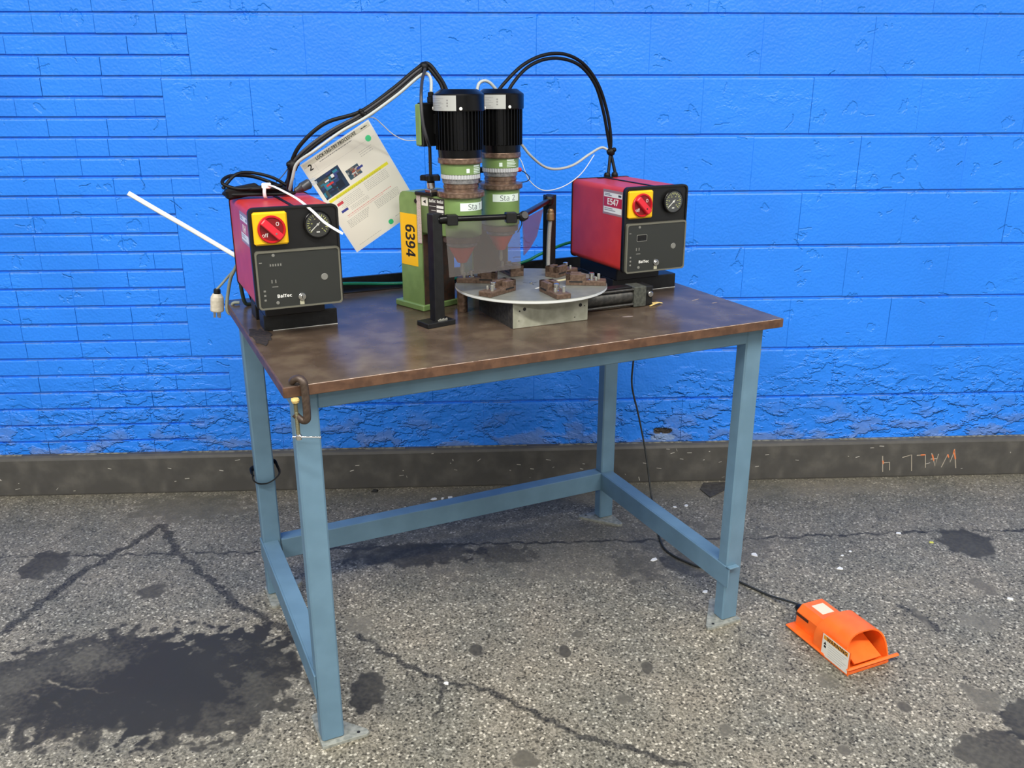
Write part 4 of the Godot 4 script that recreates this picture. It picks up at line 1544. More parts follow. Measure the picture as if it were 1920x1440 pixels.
func cables():
	var g = "cables looped from the left unit to the heads"
	var main = [[0.172, 0.652, 0.325], [0.170, 0.63, 0.350], [0.176, 0.605, 0.391], [0.206, 0.582, 0.431], [0.273, 0.562, 0.479], [0.351, 0.542, 0.520], [0.433, 0.522, 0.575], [0.490, 0.508, 0.620]]
	var up = main.duplicate()
	up[0] = [0.158, 0.655, 0.325]
	up[3] = [0.200, 0.583, 0.440]
	up[4] = [0.262, 0.563, 0.492]
	strand("cable", "thick black cable on the upper side of the bundle rising from the cord topped unit", "cable", shifted(up, -0.003, 0.004, 0.006) + [[0.516, 0.500, 0.642], [0.540, 0.485, 0.612], [0.556, 0.478, 0.582], [0.562, 0.470, 0.545]], 0.0052, M.rubber, g)
	strand("cable", "black cable in the middle of the bundle, bending down behind the Sta 1 motor", "cable", shifted(main, 0.004, 0.0, -0.004) + [[0.512, 0.500, 0.634], [0.534, 0.488, 0.609], [0.547, 0.480, 0.583], [0.545, 0.466, 0.545]], 0.0045, M.rubber, g)
	strand("cable", "dark grey cable dropping from the bundle's peak past the green terminal box", "cable", shifted(main, -0.004, 0.002, -0.001) + [[0.508, 0.498, 0.632], [0.487, 0.46, 0.602], [0.469, 0.42, 0.571], [0.463, 0.405, 0.533], [0.465, 0.40, 0.495], [0.474, 0.402, 0.461], [0.490, 0.432, 0.442]], 0.0042, M.cable_grey, g)
	strand("hose", "clear white hose along the underside of the cable bundle above the laminated sheet", "hose", [[0.166, 0.62, 0.330], [0.172, 0.60, 0.362], [0.184, 0.585, 0.400], [0.226, 0.56, 0.432], [0.294, 0.545, 0.478], [0.362, 0.53, 0.515], [0.437, 0.51, 0.567], [0.500, 0.498, 0.615], [0.516, 0.480, 0.608], [0.5087, 0.458, 0.572]], 0.0042, M.white_hose, g)
	strand("cable", "thin white wire hanging from the bundle to the green terminal box", "cable", [[0.362, 0.545, 0.512], [0.385, 0.55, 0.509], [0.405, 0.56, 0.495], [0.436, 0.57, 0.469], [0.468, 0.57, 0.452], [0.490, 0.53, 0.452]], 0.0014, M.white_wire)
	strand("cable", "thin grey wire leaving the bundle beside the black ribbon near the cord topped unit", "cable", [[0.128, 0.60, 0.352], [0.150, 0.60, 0.372], [0.168, 0.60, 0.394], [0.182, 0.595, 0.408]], 0.0012, M.cable_grey)
	var t = ["black ribbon knotted round the cables above the cord topped unit", "black tie round the cable bundle at the top right corner of the sheet", "black tie gathering the cables at the bundle's peak above the Sta 1 motor", "black knot tying the hoses together above the E547 unit"]
	knot(t[0], [0.176, 0.603, 0.393], Vector3(0.35, 0, 0.94), 0.0135, 0.014, 2)
	knot(t[1], [0.351, 0.543, 0.521], Vector3(0.8, 0, 0.6), 0.0105, 0.006, 1)
	knot(t[2], [0.508, 0.502, 0.634], Vector3(0.9, 0, 0.2), 0.0125, 0.009, 0)
	knot(t[3], [1.174, 0.67, 0.393], Vector3(0.05, 0, 1.0), 0.0125, 0.011, 1)
	var g2 = "black hoses arching from the Sta 2 head to the right unit"
	strand("hose", "outer of the two black hoses arching from the Sta 2 head to the E547 unit", "hose", [[0.748, 0.599, 0.54], [0.763, 0.62, 0.565], [0.786, 0.62, 0.594], [0.849, 0.63, 0.643], [0.921, 0.64, 0.671], [0.996, 0.65, 0.674], [1.065, 0.66, 0.647], [1.119, 0.665, 0.589], [1.155, 0.67, 0.512], [1.171, 0.67, 0.440], [1.173, 0.672, 0.392], [1.158, 0.655, 0.330]], 0.0050, M.rubber, g2)
	strand("hose", "inner of the two black hoses arching from the Sta 2 head to the E547 unit", "hose", [[0.776, 0.588, 0.53], [0.794, 0.62, 0.560], [0.814, 0.62, 0.595], [0.866, 0.635, 0.637], [0.928, 0.645, 0.660], [0.996, 0.655, 0.661], [1.057, 0.66, 0.640], [1.109, 0.665, 0.588], [1.142, 0.67, 0.512], [1.163, 0.674, 0.440], [1.175, 0.674, 0.392], [1.183, 0.655, 0.328]], 0.0050, M.rubber, g2)
	strand("hose", "clear white hose sagging from behind the Sta 2 motor to the black knot", "hose", [[0.776, 0.576, 0.478], [0.820, 0.612, 0.447], [0.846, 0.62, 0.421], [0.871, 0.62, 0.394], [0.925, 0.64, 0.360], [0.975, 0.65, 0.350], [1.036, 0.66, 0.359], [1.097, 0.67, 0.388], [1.146, 0.68, 0.406], [1.172, 0.672, 0.393]], 0.0040, M.white_hose)
	strand("cable", "thin white wire sagging lowest between the Sta 2 head and the white hose", "cable", [[0.774, 0.574, 0.412], [0.815, 0.615, 0.40], [0.838, 0.62, 0.383], [0.842, 0.60, 0.354], [0.856, 0.60, 0.327], [0.888, 0.60, 0.301], [0.923, 0.60, 0.294], [0.977, 0.60, 0.306], [1.042, 0.62, 0.337], [1.108, 0.66, 0.386]], 0.0015, M.white_wire)
	strand("cable", "thin dark wire looping out beside the green collar of the Sta 2 head", "cable", [[0.766, 0.572, 0.362], [0.79, 0.60, 0.36], [0.831, 0.61, 0.355], [0.834, 0.58, 0.350], [0.843, 0.57, 0.337], [0.834, 0.58, 0.325], [0.79, 0.60, 0.322], [0.762, 0.573, 0.325]], 0.0014, M.cable_grey)
	strand("hose", "short white hose curving over between the two black motors", "hose", [[0.69, 0.59, 0.570], [0.700, 0.60, 0.592], [0.716, 0.60, 0.601], [0.735, 0.60, 0.595], [0.755, 0.60, 0.575]], 0.0045, M.white_hose)
	strand("hose", "green air hose running along the back edge of the tabletop", "hose", [[0.20, 0.80, 0.030], [0.3384, 0.80, 0.0278], [0.5215, 0.80, 0.0123], [0.72, 0.80, 0.012], [0.9264, 0.80, 0.042], [1.0, 0.80, 0.066], [1.101, 0.79, 0.097], [1.16, 0.74, 0.10]], 0.0050, M.green_hose)
	# black channel along the back of the bench
	var ch = on_top("back_channel", "low black steel strip along the back edge of the tabletop", "steel strip", 0.24, 0.835)
	var st = mb()
	bx(st, Vector3(0, 0, -0.012), Vector3(0.95, 0.037, 0.0), 0.001)
	bx(st, Vector3(0, 0, -0.012), Vector3(0.95, 0.004, 0.05), 0.001)
	obj("strip", st, M.black_steel, ch)
	# grey conduit with a brass fitting on the rear guard post
	var c0 = TP(0.892, 0.531, 0.0)
	var cd = thing("conduit", "grey sleeved conduit with a brass fitting hanging beside the rear guard post", "conduit", c0, TURN)
	st = mb()
	tube(st, smooth_path([Vector3(0, 0.222, 0), Vector3(-0.001, 0.19, -0.004), Vector3(-0.002, 0.14, -0.006), Vector3(-0.004, 0.09, -0.004), Vector3(-0.006, 0.03, 0.002), Vector3(-0.008, 0.004, 0.006)], 6), 0.0062)
	obj("sleeve", st, grained(s(140, 142, 140), s(180, 182, 180), 0.01, 0.5, 0.3), cd)
	st = mb()
	lathe(st, [[0, 0.216], [0.0095, 0.216], [0.0118, 0.219], [0.0118, 0.236], [0.0095, 0.239], [0.0095, 0.246], [0.007, 0.25], [0, 0.25]], 8)
	obj("brass_fitting", st, M.brass, cd)


func knot(words, q, along, r, half, tails):
	var p0 = TP(q[0], q[1], q[2])
	var o = thing("cable_tie", words, "cable tie", p0, 0.0)
	var y = along.normalized()
	y = (ex * along.x - Vector3.UP * 0.0 + ez * 0.0 + Vector3.UP * along.z).normalized()
	var x = y.cross(Vector3.BACK).normalized()
	var st = mb()
	lathe(st, [[r * 0.55, -half], [r * 0.95, -half * 0.7], [r, 0], [r * 0.95, half * 0.7], [r * 0.55, half]], 14, Transform3D(Basis(x, y, x.cross(y)), Vector3.ZERO), true)
	obj("wrap", st, M.rubber, o)
	if tails > 0:
		st = mb()
		for k in tails + 1:
			var a = 0.6 + k * 1.9
			var c = (x * cos(a) + x.cross(y) * sin(a)) * r * 0.8 + y * half * (0.6 - k * 0.6)
			lathe(st, [[0, -r * 0.6], [r * 0.45, -r * 0.4], [r * 0.6, 0], [r * 0.45, r * 0.4], [0, r * 0.6]], 10, at(c.x, c.y, c.z, Basis(Vector3(1, 0.4, 0.2).normalized(), a)), true)
		obj("knot_loops", st, M.rubber, o)


func sheet_texture() -> ImageTexture:
	var W = 432
	var H = 558
	var im = Image.create(W, H, false, Image.FORMAT_RGB8)
	im.fill(s(228, 226, 214))
	im.fill_rect(Rect2i(0, 0, W, 22), s(206, 204, 186))
	im.fill_rect(Rect2i(0, 22, W, 2), s(180, 178, 168))
	im.fill_rect(Rect2i(10, 78, W - 20, 1), s(190, 188, 182))
	im.fill_rect(Rect2i(62, 24, 1, 44), s(180, 178, 170))
	# photographs: dark machine picture and a small one
	var r = RandomNumberGenerator.new()
	r.seed = 11
	photo(im, Rect2i(12, 100, 152, 128), [s(38, 58, 84), s(28, 40, 58), s(54, 150, 176), s(96, 92, 70), s(40, 40, 44), s(60, 70, 130)], r)
	im.fill_rect(Rect2i(52, 158, 44, 11), s(206, 60, 60))
	im.fill_rect(Rect2i(56, 136, 26, 9), s(220, 224, 230))
	im.fill_rect(Rect2i(100, 124, 18, 18), s(226, 230, 230))
	photo(im, Rect2i(182, 152, 80, 58), [s(60, 84, 100), s(150, 120, 96), s(210, 200, 190), s(52, 60, 72), s(190, 90, 70)], r)
	im.fill_rect(Rect2i(244, 172, 38, 12), s(54, 66, 140))
	im.fill_rect(Rect2i(204, 184, 30, 4), s(230, 230, 226))
	# green dots
	disc(im, 386, 74, 17, s(76, 206, 140))
	disc(im, 252, 532, 15, s(60, 190, 122))
	# yellow band and paragraphs
	im.fill_rect(Rect2i(18, 236, 392, 17), s(226, 220, 60))
	for k in 2:
		dashes(im, 60, 244 + k * 6, 300, 2, s(120, 118, 60), r)
	for k in 3:
		dashes(im, 300, 110 + k * 12, 80, 2, s(150, 150, 146), r)
	for k in 6:
		dashes(im, 60 + (k % 2) * 6, 270 + k * 9, 140, 2, s(160, 160, 154), r)
		dashes(im, 232, 264 + k * 9, 150, 2, s(150, 150, 146), r)
	im.fill_rect(Rect2i(44, 276, 38, 16), s(196, 72, 80))
	im.fill_rect(Rect2i(44, 322, 42, 14), s(56, 64, 140))
	for k in 3:
		dashes(im, 100, 330 + k * 8, 120, 2, s(160, 160, 154), r)
	dashes(im, 60, 362, 300, 3, s(214, 120, 116), r)
	dashes(im, 60, 372, 240, 2, s(210, 130, 126), r)
	for k in 6:
		dashes(im, 40, 388 + k * 8, 150 - k * 6, 2, s(140, 140, 136), r)
		dashes(im, 228, 384 + k * 8, 160, 2, s(140, 140, 136), r)
	dashes(im, 30, 538, 150, 2, s(170, 170, 166), r)
	dashes(im, 92, 32, 210, 4, s(120, 120, 118), r)
	dashes(im, 376, 9, 40, 6, s(70, 70, 70), r)
	dashes(im, 290, 520, 80, 2, s(120, 120, 118), r)
	return ImageTexture.create_from_image(im)


func photo(im, rect, cols, r):
	im.fill_rect(rect, cols[0])
	for k in 46:
		var w = r.randi_range(6, rect.size.x / 3)
		var h = r.randi_range(4, rect.size.y / 3)
		var x = r.randi_range(0, rect.size.x - w)
		var y = r.randi_range(0, rect.size.y - h)
		im.fill_rect(Rect2i(rect.position.x + x, rect.position.y + y, w, h), cols[r.randi() % cols.size()].lerp(cols[0], r.randf() * 0.5))


func disc(im, cx, cy, rad, c):
	for y in range(-rad, rad + 1):
		for x in range(-rad, rad + 1):
			if x * x + y * y <= rad * rad:
				im.set_pixel(cx + x, cy + y, c)


func dashes(im, x, y, w, h, c, r):
	var p = 0
	while p < w:
		var l = r.randi_range(5, 16)
		im.fill_rect(Rect2i(x + p, y, mini(l, w - p), h), c)
		p += l + 3


func sheet():
	# corners in bench coordinates, found from its rim under the cable bundle
	var tl = TP(0.204, 0.625, 0.390)
	var tr_ = TP(0.388, 0.625, 0.498)
	var bl = TP(0.341, 0.640, 0.156)
	var xa = (tr_ - tl).normalized()
	var za = xa.cross((tl - bl).normalized()).normalized()
	var ya = za.cross(xa)
	var w = tl.distance_to(tr_)
	var h = w * 1.288
	var c = tl + xa * w / 2 - ya * h / 2
	var o = thing("notice_sheet", "tilted laminated lockout procedure sheet with two photos hung from the cable bundle", "notice", c)
	o.basis = Basis(xa, ya, za)
	var m = plain(Color.WHITE, 0.28)
	m.albedo_texture = sheet_texture()
	var film = mb()
	bx(film, Vector3(-w / 2 - 0.004, -h / 2 - 0.004, -0.0006), Vector3(w / 2 + 0.004, h / 2 + 0.004, -0.0001), 0.0)
	obj("laminate", film, plain(s(222, 226, 226), 0.2), o)
	sheet_box("printed_page", w, h, m, o, Transform3D(), 0.0001)
	var u = w / 432.0
	var X = func(px): return (px - 216.0) * u
	var Y = func(py): return (279.0 - py) * u
	txt("LOCK-TAG-TRY PROCEDURE", 0.0088, M.ink, o, at(X.call(212), Y.call(12), 0.0002), "lettering", true, 0.128)
	txt("2", 0.016, M.ink, o, at(X.call(33), Y.call(34), 0.0002), "lettering", true)


func ribbon(called, words, category, pts, hw, ht, mat):
	var o0 = TP(pts[0][0], pts[0][1], pts[0][2])
	var p = []
	for q in pts:
		p.append(TP(q[0], q[1], q[2]) - o0)
	var o = thing(called, words, category, o0)
	var st = mb()
	tube(st, smooth_path(p, 8), ht, hw, 8)
	obj("strap", st, mat, o)
	return o


func small_things():
	# coiled mains cord on the left unit
	var top = 0.3197
	var o = on_top("power_cord", "coiled black power cord with a moulded plug lying on the left red unit", "power cord", 0.10, 0.60, top)
	var P = func(l, d, h): return Vector3(l - 0.10, h - top, -(d - 0.60))
	var st = mb()
	tube(st, smooth_path([P.call(0.005, 0.600, 0.325), P.call(0.02, 0.585, 0.332), P.call(0.08, 0.575, 0.336), P.call(0.13, 0.58, 0.333), P.call(0.155, 0.60, 0.331), P.call(0.12, 0.62, 0.338), P.call(0.05, 0.63, 0.336), P.call(0.0, 0.61, 0.331), P.call(0.01, 0.575, 0.330), P.call(0.07, 0.565, 0.329), P.call(0.13, 0.572, 0.326), P.call(0.172, 0.585, 0.326)], 6), 0.0046)
	tube(st, smooth_path([P.call(0.0, 0.59, 0.336), P.call(0.05, 0.57, 0.342), P.call(0.10, 0.565, 0.342), P.call(0.145, 0.58, 0.338), P.call(0.14, 0.61, 0.342), P.call(0.08, 0.64, 0.366), P.call(0.02, 0.62, 0.372), P.call(-0.005, 0.59, 0.358), P.call(0.03, 0.57, 0.344), P.call(0.09, 0.57, 0.346), P.call(0.14, 0.585, 0.347)], 6), 0.0046)
	tube(st, smooth_path([P.call(-0.006, 0.585, 0.345), P.call(0.03, 0.60, 0.376), P.call(0.07, 0.61, 0.379), P.call(0.12, 0.60, 0.366), P.call(0.152, 0.595, 0.346)], 6), 0.0042)
	obj("cord", st, M.rubber, o)
	st = mb()
	bx(st, Vector3(0, 0, -0.016), Vector3(0.085, 0.028, 0.016), 0.006, Transform3D(Basis(Vector3.UP, 0.05) * Basis(Vector3.BACK, 0.14), P.call(0.0, 0.585, 0.316)))
	obj("strain_bundle", st, M.rubber, o)
	var pl = Transform3D(Basis(Vector3.UP, 0.1) * Basis(Vector3.BACK, 0.38), P.call(0.172, 0.585, 0.331))
	st = mb()
	lathe(st, [[0, 0], [0.006, 0], [0.008, 0.012], [0.0125, 0.02], [0.0135, 0.042], [0.011, 0.046], [0, 0.046]], 8, pl * Transform3D(Basis(Vector3.BACK, -PI / 2), Vector3.ZERO))
	obj("plug_body", st, plain(s(54, 58, 64), 0.35), o)
	st = mb()
	for k in [-1.0, 1.0]:
		bx(st, Vector3(0.045, -0.0035 + k * 0.005, -0.001), Vector3(0.064, 0.0035 + k * 0.005, 0.001), 0.0003, pl)
	obj("plug_blade", st, M.clear_plug, o)
	# nylon ties
	var z1 = ribbon("nylon_tie", "long white nylon tie whose tail crosses the face of the left red unit", "nylon tie", [[0.094, 0.540, 0.351], [0.104, 0.52, 0.353], [0.124, 0.46, 0.343], [0.143, 0.40, 0.330], [0.162, 0.344, 0.309], [0.186, 0.322, 0.282], [0.223, 0.312, 0.256]], 0.0016, 0.0048, M.nylon)
	st = mb()
	bx(st, Vector3(-0.011, -0.006, -0.006), Vector3(0.011, 0.008, 0.008), 0.002)
	obj("tie_head", st, M.nylon, z1)
	st = mb()
	tube(st, smooth_path([Vector3(-0.004, 0, 0.004), Vector3(-0.004, -0.014, 0.012), Vector3(-0.003, -0.026, 0.012), Vector3(-0.003, -0.029, 0.004)], 5), 0.0044, 0.0014, 8, Vector3.BACK)
	obj("tie_loop", st, plain(s(214, 196, 200), 0.4), z1)
	ribbon("nylon_tie", "straight white nylon tie sticking out in the air to the left of the bench", "nylon tie", [[-0.221, 0.75, 0.328], [-0.16, 0.75, 0.283], [-0.10, 0.75, 0.240], [-0.04, 0.74, 0.197], [0.035, 0.70, 0.145]], 0.0064, 0.0018, M.nylon)
	# beige plug hanging over the end of the bench
	var pg = on_top("hanging_plug", "worn beige three blade plug hanging on its grey cord beside the bench end", "plug", -0.030, 0.81, -0.020)
	var tilt = Transform3D(Basis(Vector3.BACK, -0.10), Vector3.ZERO)
	st = mb()
	lathe(st, [[0, 0], [0.0165, 0], [0.0185, 0.003], [0.0185, 0.034], [0.0175, 0.042], [0.0115, 0.052], [0, 0.052]], 20, tilt)
	obj("plug_body", st, M.beige, pg)
	st = mb()
	lathe(st, [[0, 0.051], [0.0098, 0.051], [0.0098, 0.063], [0.007, 0.066], [0, 0.066]], 14, tilt)
	obj("cord_grip", st, M.black, pg)
	for q in [[-0.007, 0.0], [0.006, 0.004], [0.004, -0.006]]:
		st = mb()
		bx(st, Vector3(q[0] - 0.0035, -0.018, q[1] - 0.0008), Vector3(q[0] + 0.0035, 0.001, q[1] + 0.0008), 0.0003, tilt)
		obj("plug_blade", st, M.chrome, pg)
	st = mb()
	tube(st, smooth_path([Vector3(0.006, 0.064, 0), Vector3(0.020, 0.078, 0.004), Vector3(0.038, 0.098, 0.01), Vector3(0.06, 0.125, 0.03)], 6), 0.0036)
	obj("cord", st, M.cord_grey, pg)
	strand("cord", "grey green cord looping over the left end of the bench behind the plug", "cord", [[0.035, 0.76, 0.125], [0.022, 0.765, 0.100], [0.012, 0.78, 0.075], [0.002, 0.80, 0.024], [-0.004, 0.80, -0.012], [0.002, 0.80, -0.028], [0.010, 0.795, -0.02], [0.012, 0.785, 0.004], [0.03, 0.78, 0.006]], 0.0048, M.cord_grey, "cords behind the left unit")
	strand("cord", "dark green cord falling behind the left unit onto the bench end", "cord", [[0.040, 0.74, 0.13], [0.034, 0.745, 0.085], [0.036, 0.75, 0.04], [0.044, 0.755, 0.0075], [0.07, 0.76, 0.006]], 0.0055, plain(s(44, 56, 46), 0.5), "cords behind the left unit")
	strand("cord", "black cord nearest the left unit where it meets the bench end", "cord", [[0.052, 0.73, 0.12], [0.052, 0.735, 0.07], [0.058, 0.74, 0.03], [0.068, 0.745, 0.0075], [0.095, 0.75, 0.0065]], 0.0055, M.rubber, "cords behind the left unit")
	# G clamp on the front left corner
	var cl = on_top("c_clamp", "brown cast iron C clamp with bright tommy bar on the front left corner", "clamp", 0.040, -0.016, 0.0, -28.0)
	st = mb()
	var path = smooth_path([Vector3(-0.030, 0.006, -0.014), Vector3(-0.022, 0.014, -0.010), Vector3(-0.010, 0.0175, -0.004), Vector3(-0.001, 0.010, 0), Vector3(0.001, -0.008, 0), Vector3(0.001, -0.060, 0), Vector3(-0.002, -0.073, 0), Vector3(-0.012, -0.073, -0.001), Vector3(-0.026, -0.060, -0.002)], 6)
	tube(st, path, 0.0075, 0.0085, 12, Vector3.BACK)
	obj("frame", st, grained(s(66, 54, 46), s(86, 72, 62), 0.04, 0.45, 0.3, 0.02), cl)
	st = mb()
	cyl(st, Vector3(-0.021, -0.030, 0.002), Vector3(-0.020, -0.112, 0.002), 0.0042, 12)
	for k in 26:
		lathe(st, [[0.0040, 0], [0.0047, 0.0008], [0.0040, 0.0016]], 10, at(-0.0205, -0.110 + k * 0.0022, 0.002))
	obj("screw", st, M.oil_screw, cl)
	st = mb()
	lathe(st, [[0, -0.116], [0.006, -0.116], [0.0068, -0.113], [0.0068, -0.107], [0.005, -0.104], [0, -0.104]], 10, at(-0.020, 0, 0.002))
	obj("screw_head", st, M.chrome, cl)
	st = mb()
	cyl(st, Vector3(-0.031, -0.1105, 0.002), Vector3(0.026, -0.1095, 0.004), 0.0019, 10)
	cyl(st, Vector3(-0.0335, -0.1105, 0.002), Vector3(-0.0295, -0.1105, 0.002), 0.0032, 10, 0.001)
	cyl(st, Vector3(0.0245, -0.1095, 0.004), Vector3(0.0285, -0.1095, 0.004), 0.0032, 10, 0.001)
	obj("tommy_bar", st, M.chrome, cl)
	st = mb()
	lathe(st, [[0, -0.0335], [0.0075, -0.0335], [0.0095, -0.028], [0.0085, -0.0245], [0, -0.0245]], 6, at(-0.021, 0, 0.002))
	obj("swivel_pad", st, M.wood, cl)
	# support pin under the disc
	var pin = on_top("support_pin", "short rusty steel pin standing under the left edge of the disc", "support pin", 0.574, 0.436)
	turned("pin", [[0, 0], [0.0135, 0], [0.0145, 0.001], [0.0145, 0.064], [0.013, 0.066], [0, 0.066]], M.rust, pin)
	# grimy scrap at the bench end and wood splinters by the cylinder
	var gr = on_top("grip_pad", "grimy dark rubber scrap lying on the left end of the tabletop", "rubber scrap", 0.026, 0.415)
	st = mb()
	var pts = PackedVector2Array()
	for k in 26:
		var t = TAU * k / 26
		var r = 1.0 + 0.16 * sin(3 * t + 1.0) + 0.10 * sin(7 * t) + 0.06 * sin(11 * t + 2)
		pts.append(Vector2(0.024 * r * cos(t), 0.075 * r * sin(t)))
	prism(st, pts, 0.0, 0.0025, Transform3D(Basis(Vector3(1, 0, 0), Vector3(0, 0, -1), Vector3(0, 1, 0)), Vector3.ZERO), 0.001)
	obj("scrap", st, M.grime, gr)
	for k in 3:
		var q = [[1.094, 0.272, 0.05, 0.4, "longest of the pale wood splinters beside the air cylinder end"], [1.106, 0.282, 0.032, -0.5, "curled pale splinter farthest right beside the air cylinder"], [1.088, 0.288, 0.03, -0.9, "short pale splinter touching the air cylinder bracket"]][k]
		st = mb()
		tube(st, smooth_path([Vector3(-q[2] / 2, 0.002, 0), Vector3(0, 0.005, 0.003), Vector3(q[2] / 2, 0.0025, 0)], 5), 0.0034, 0.0014, 6)
		var w = obj("wood_splinter", st, M.wood, null, Transform3D(Basis(Vector3.UP, TURN + q[3]), TP(q[0], q[1], 0.0)))
		tag(w, q[4], "splinter", "splinters by the air cylinder")
	# strap round the rear left leg
	var lg = thing("leg_strap", "black cable strap hanging loosely round the rear left bench leg", "strap", CORNER + ex * 0.0515 + ez * 0.79 + Vector3(0, 0.41, 0), TURN)
	st = mb()
	tube(st, smooth_path([Vector3(-0.036, 0.014, 0.01), Vector3(-0.038, 0.004, 0.024), Vector3(-0.024, -0.008, 0.030), Vector3(0.0, -0.012, 0.030), Vector3(0.022, -0.004, 0.030), Vector3(0.042, 0.010, 0.020), Vector3(0.040, 0.026, 0.0), Vector3(0.034, 0.034, -0.022), Vector3(0.0, 0.026, -0.030), Vector3(-0.032, 0.020, -0.024), Vector3(-0.037, 0.016, 0.0), Vector3(-0.036, 0.014, 0.01)], 5), 0.0022, 0.0078, 8)
	obj("strap", st, M.rubber, lg)


func foot_pedal():
	var c = Vector3(1.046, 0, 1.150)
	var o = thing("foot_pedal", "bright orange foot pedal with an arched hood on the concrete right of the bench", "foot pedal", c, 0.35)
	var st = mb()
	bx(st, Vector3(-0.072, 0.0, -0.130), Vector3(0.072, 0.010, 0.118), 0.002)
	bx(st, Vector3(-0.080, 0.004, -0.135), Vector3(0.080, 0.012, 0.03), 0.003)
	obj("base_plate", st, M.orange, o)
	# switch housing: chamfered block
	var oc = PackedVector2Array([Vector2(-0.054, 0.008), Vector2(0.054, 0.008), Vector2(0.054, 0.058), Vector2(0.036, 0.078), Vector2(-0.036, 0.078), Vector2(-0.054, 0.058)])
	st = mb()
	prism(st, oc, -0.005, -0.128, Transform3D(), 0.008)
	obj("switch_housing", st, M.orange, o)
	# hood: an arch open to the front, its mouth raked back
	var n = 20
	var outer = []
	var inner = []
	for k in n + 1:
		var t = PI * k / n
		var ca = cos(t)
		var sa = sin(t)
		var ex_ = signf(ca) * pow(absf(ca), 0.72)
		outer.append(Vector2(0.074 * ex_, 0.030 + 0.078 * pow(sa, 0.72)))
		inner.append(Vector2(0.0695 * ex_, 0.030 + 0.0735 * pow(sa, 0.72)))
	outer.push_front(Vector2(0.074, 0.004))
	inner.push_front(Vector2(0.0695, 0.004))
	outer.append(Vector2(-0.074, 0.004))
	inner.append(Vector2(-0.0695, 0.004))
	st = mb()
	for k in outer.size() - 1:
		var a = outer[k]
		var b = outer[k + 1]
		var ai = inner[k]
		var bi = inner[k + 1]
		var F = func(p): return 0.118 - 0.32 * maxf(p.y - 0.012, 0.0)
		var B = func(p): return -0.022 + 0.25 * maxf(p.y - 0.06, 0.0)
		var e = Vector3(b.y - a.y, a.x - b.x, 0)
		poly(st, [Vector3(a.x, a.y, B.call(a)), Vector3(b.x, b.y, B.call(b)), Vector3(b.x, b.y, F.call(b)), Vector3(a.x, a.y, F.call(a))], e, 1)
		poly(st, [Vector3(ai.x, ai.y, B.call(a) + 0.003), Vector3(bi.x, bi.y, B.call(b) + 0.003), Vector3(bi.x, bi.y, F.call(b)), Vector3(ai.x, ai.y, F.call(a))], -e, 2)
		poly(st, [Vector3(a.x, a.y, F.call(a)), Vector3(b.x, b.y, F.call(b)), Vector3(bi.x, bi.y, F.call(b)), Vector3(ai.x, ai.y, F.call(a))], Vector3(0, 0, 1))
		var m = Vector3(0, 0.04, -0.018)
		poly(st, [Vector3(a.x, a.y, B.call(a)), Vector3(b.x, b.y, B.call(b)), m], Vector3(0, 0, -1))
		poly(st, [Vector3(ai.x, ai.y, B.call(a) + 0.003), Vector3(bi.x, bi.y, B.call(b) + 0.003), m + Vector3(0, 0, 0.003)], Vector3(0, 0, 1))
	obj("hood", st, M.orange, o)
	# treadle and toe bar
	st = mb()
	slab(st, [Vector3(-0.048, 0.026, 0.112), Vector3(0.048, 0.026, 0.112), Vector3(0.044, 0.072, 0.0), Vector3(-0.044, 0.072, 0.0)], 0.005)
	obj("treadle", st, M.orange, o)
	st = mb()
	bx(st, Vector3(-0.079, 0.016, 0.112), Vector3(0.108, 0.025, 0.124), 0.004)
	obj("toe_bar", st, M.orange, o)
	box("side_slot", Vector3(-0.0552, 0.046, -0.122), Vector3(-0.0535, 0.055, -0.070), plain(s(60, 28, 12), 0.6), o, 0.0)
	for q in [[-0.028, -0.016], [0.030, -0.018]]:
		st = mb()
		cyl(st, Vector3(q[0], 0.077, q[1]), Vector3(q[0], 0.0815, q[1]), 0.005, 12, 0.001)
		obj("screw", st, M.chrome, o)
	var lb = box("data_label", Vector3(-0.020, 0.0775, -0.100), Vector3(0.022, 0.0786, -0.052), plain(s(222, 214, 186), 0.4), o, 0.0)
	st = mb()
	lathe(st, [[0, 0], [0.019, 0.0], [0.019, 0.006], [0.015, 0.010], [0.0125, 0.026], [0.008, 0.034], [0, 0.034]], 16, at(-0.018, 0.040, -0.127, Basis(Vector3.RIGHT, -PI / 2)))
	obj("cable_gland", st, M.black, o)
	# warning plate standing off the left side of the hood
	var wp = Transform3D(LEFT_FACE, Vector3(-0.0755, 0.037, 0.066))
	st = mb()
	bx(st, Vector3(-0.056, -0.036, -0.001), Vector3(0.056, 0.040, 0.0008), 0.0008, wp)
	var plate = obj("warning_plate", st, M.orange, o)
	st = mb()
	bx(st, Vector3(-0.051, -0.031, 0.0007), Vector3(0.051, 0.037, 0.0012), 0.0, wp)
	obj("warning_label", st, plain(s(226, 224, 214), 0.4), plate)
	st = mb()
	bx(st, Vector3(-0.047, 0.021, 0.0011), Vector3(0.047, 0.034, 0.0014), 0.0, wp)
	obj("warning_band", st, plain(s(226, 150, 40), 0.4), plate)
	txt("WARNING", 0.0115, M.ink, plate, wp * at(0.005, 0.0275, 0.0015), "lettering", true, 0.078)
	st = mb()
	prism(st, PackedVector2Array([Vector2(-0.045, 0.006), Vector2(-0.034, 0.006), Vector2(-0.0395, 0.016)]), 0.001, 0.0015, wp)
	bx(st, Vector3(-0.043, -0.004, 0.0011), Vector3(-0.035, 0.003, 0.0014), 0.0, wp)
	obj("warning_symbol", st, M.ink, plate)
	st = mb()
	for k in 6:
		bx(st, Vector3(-0.026, 0.012 - k * 0.007, 0.0011), Vector3(0.044 - (k % 3) * 0.008, 0.0128 - k * 0.007, 0.0013), 0.0, wp)
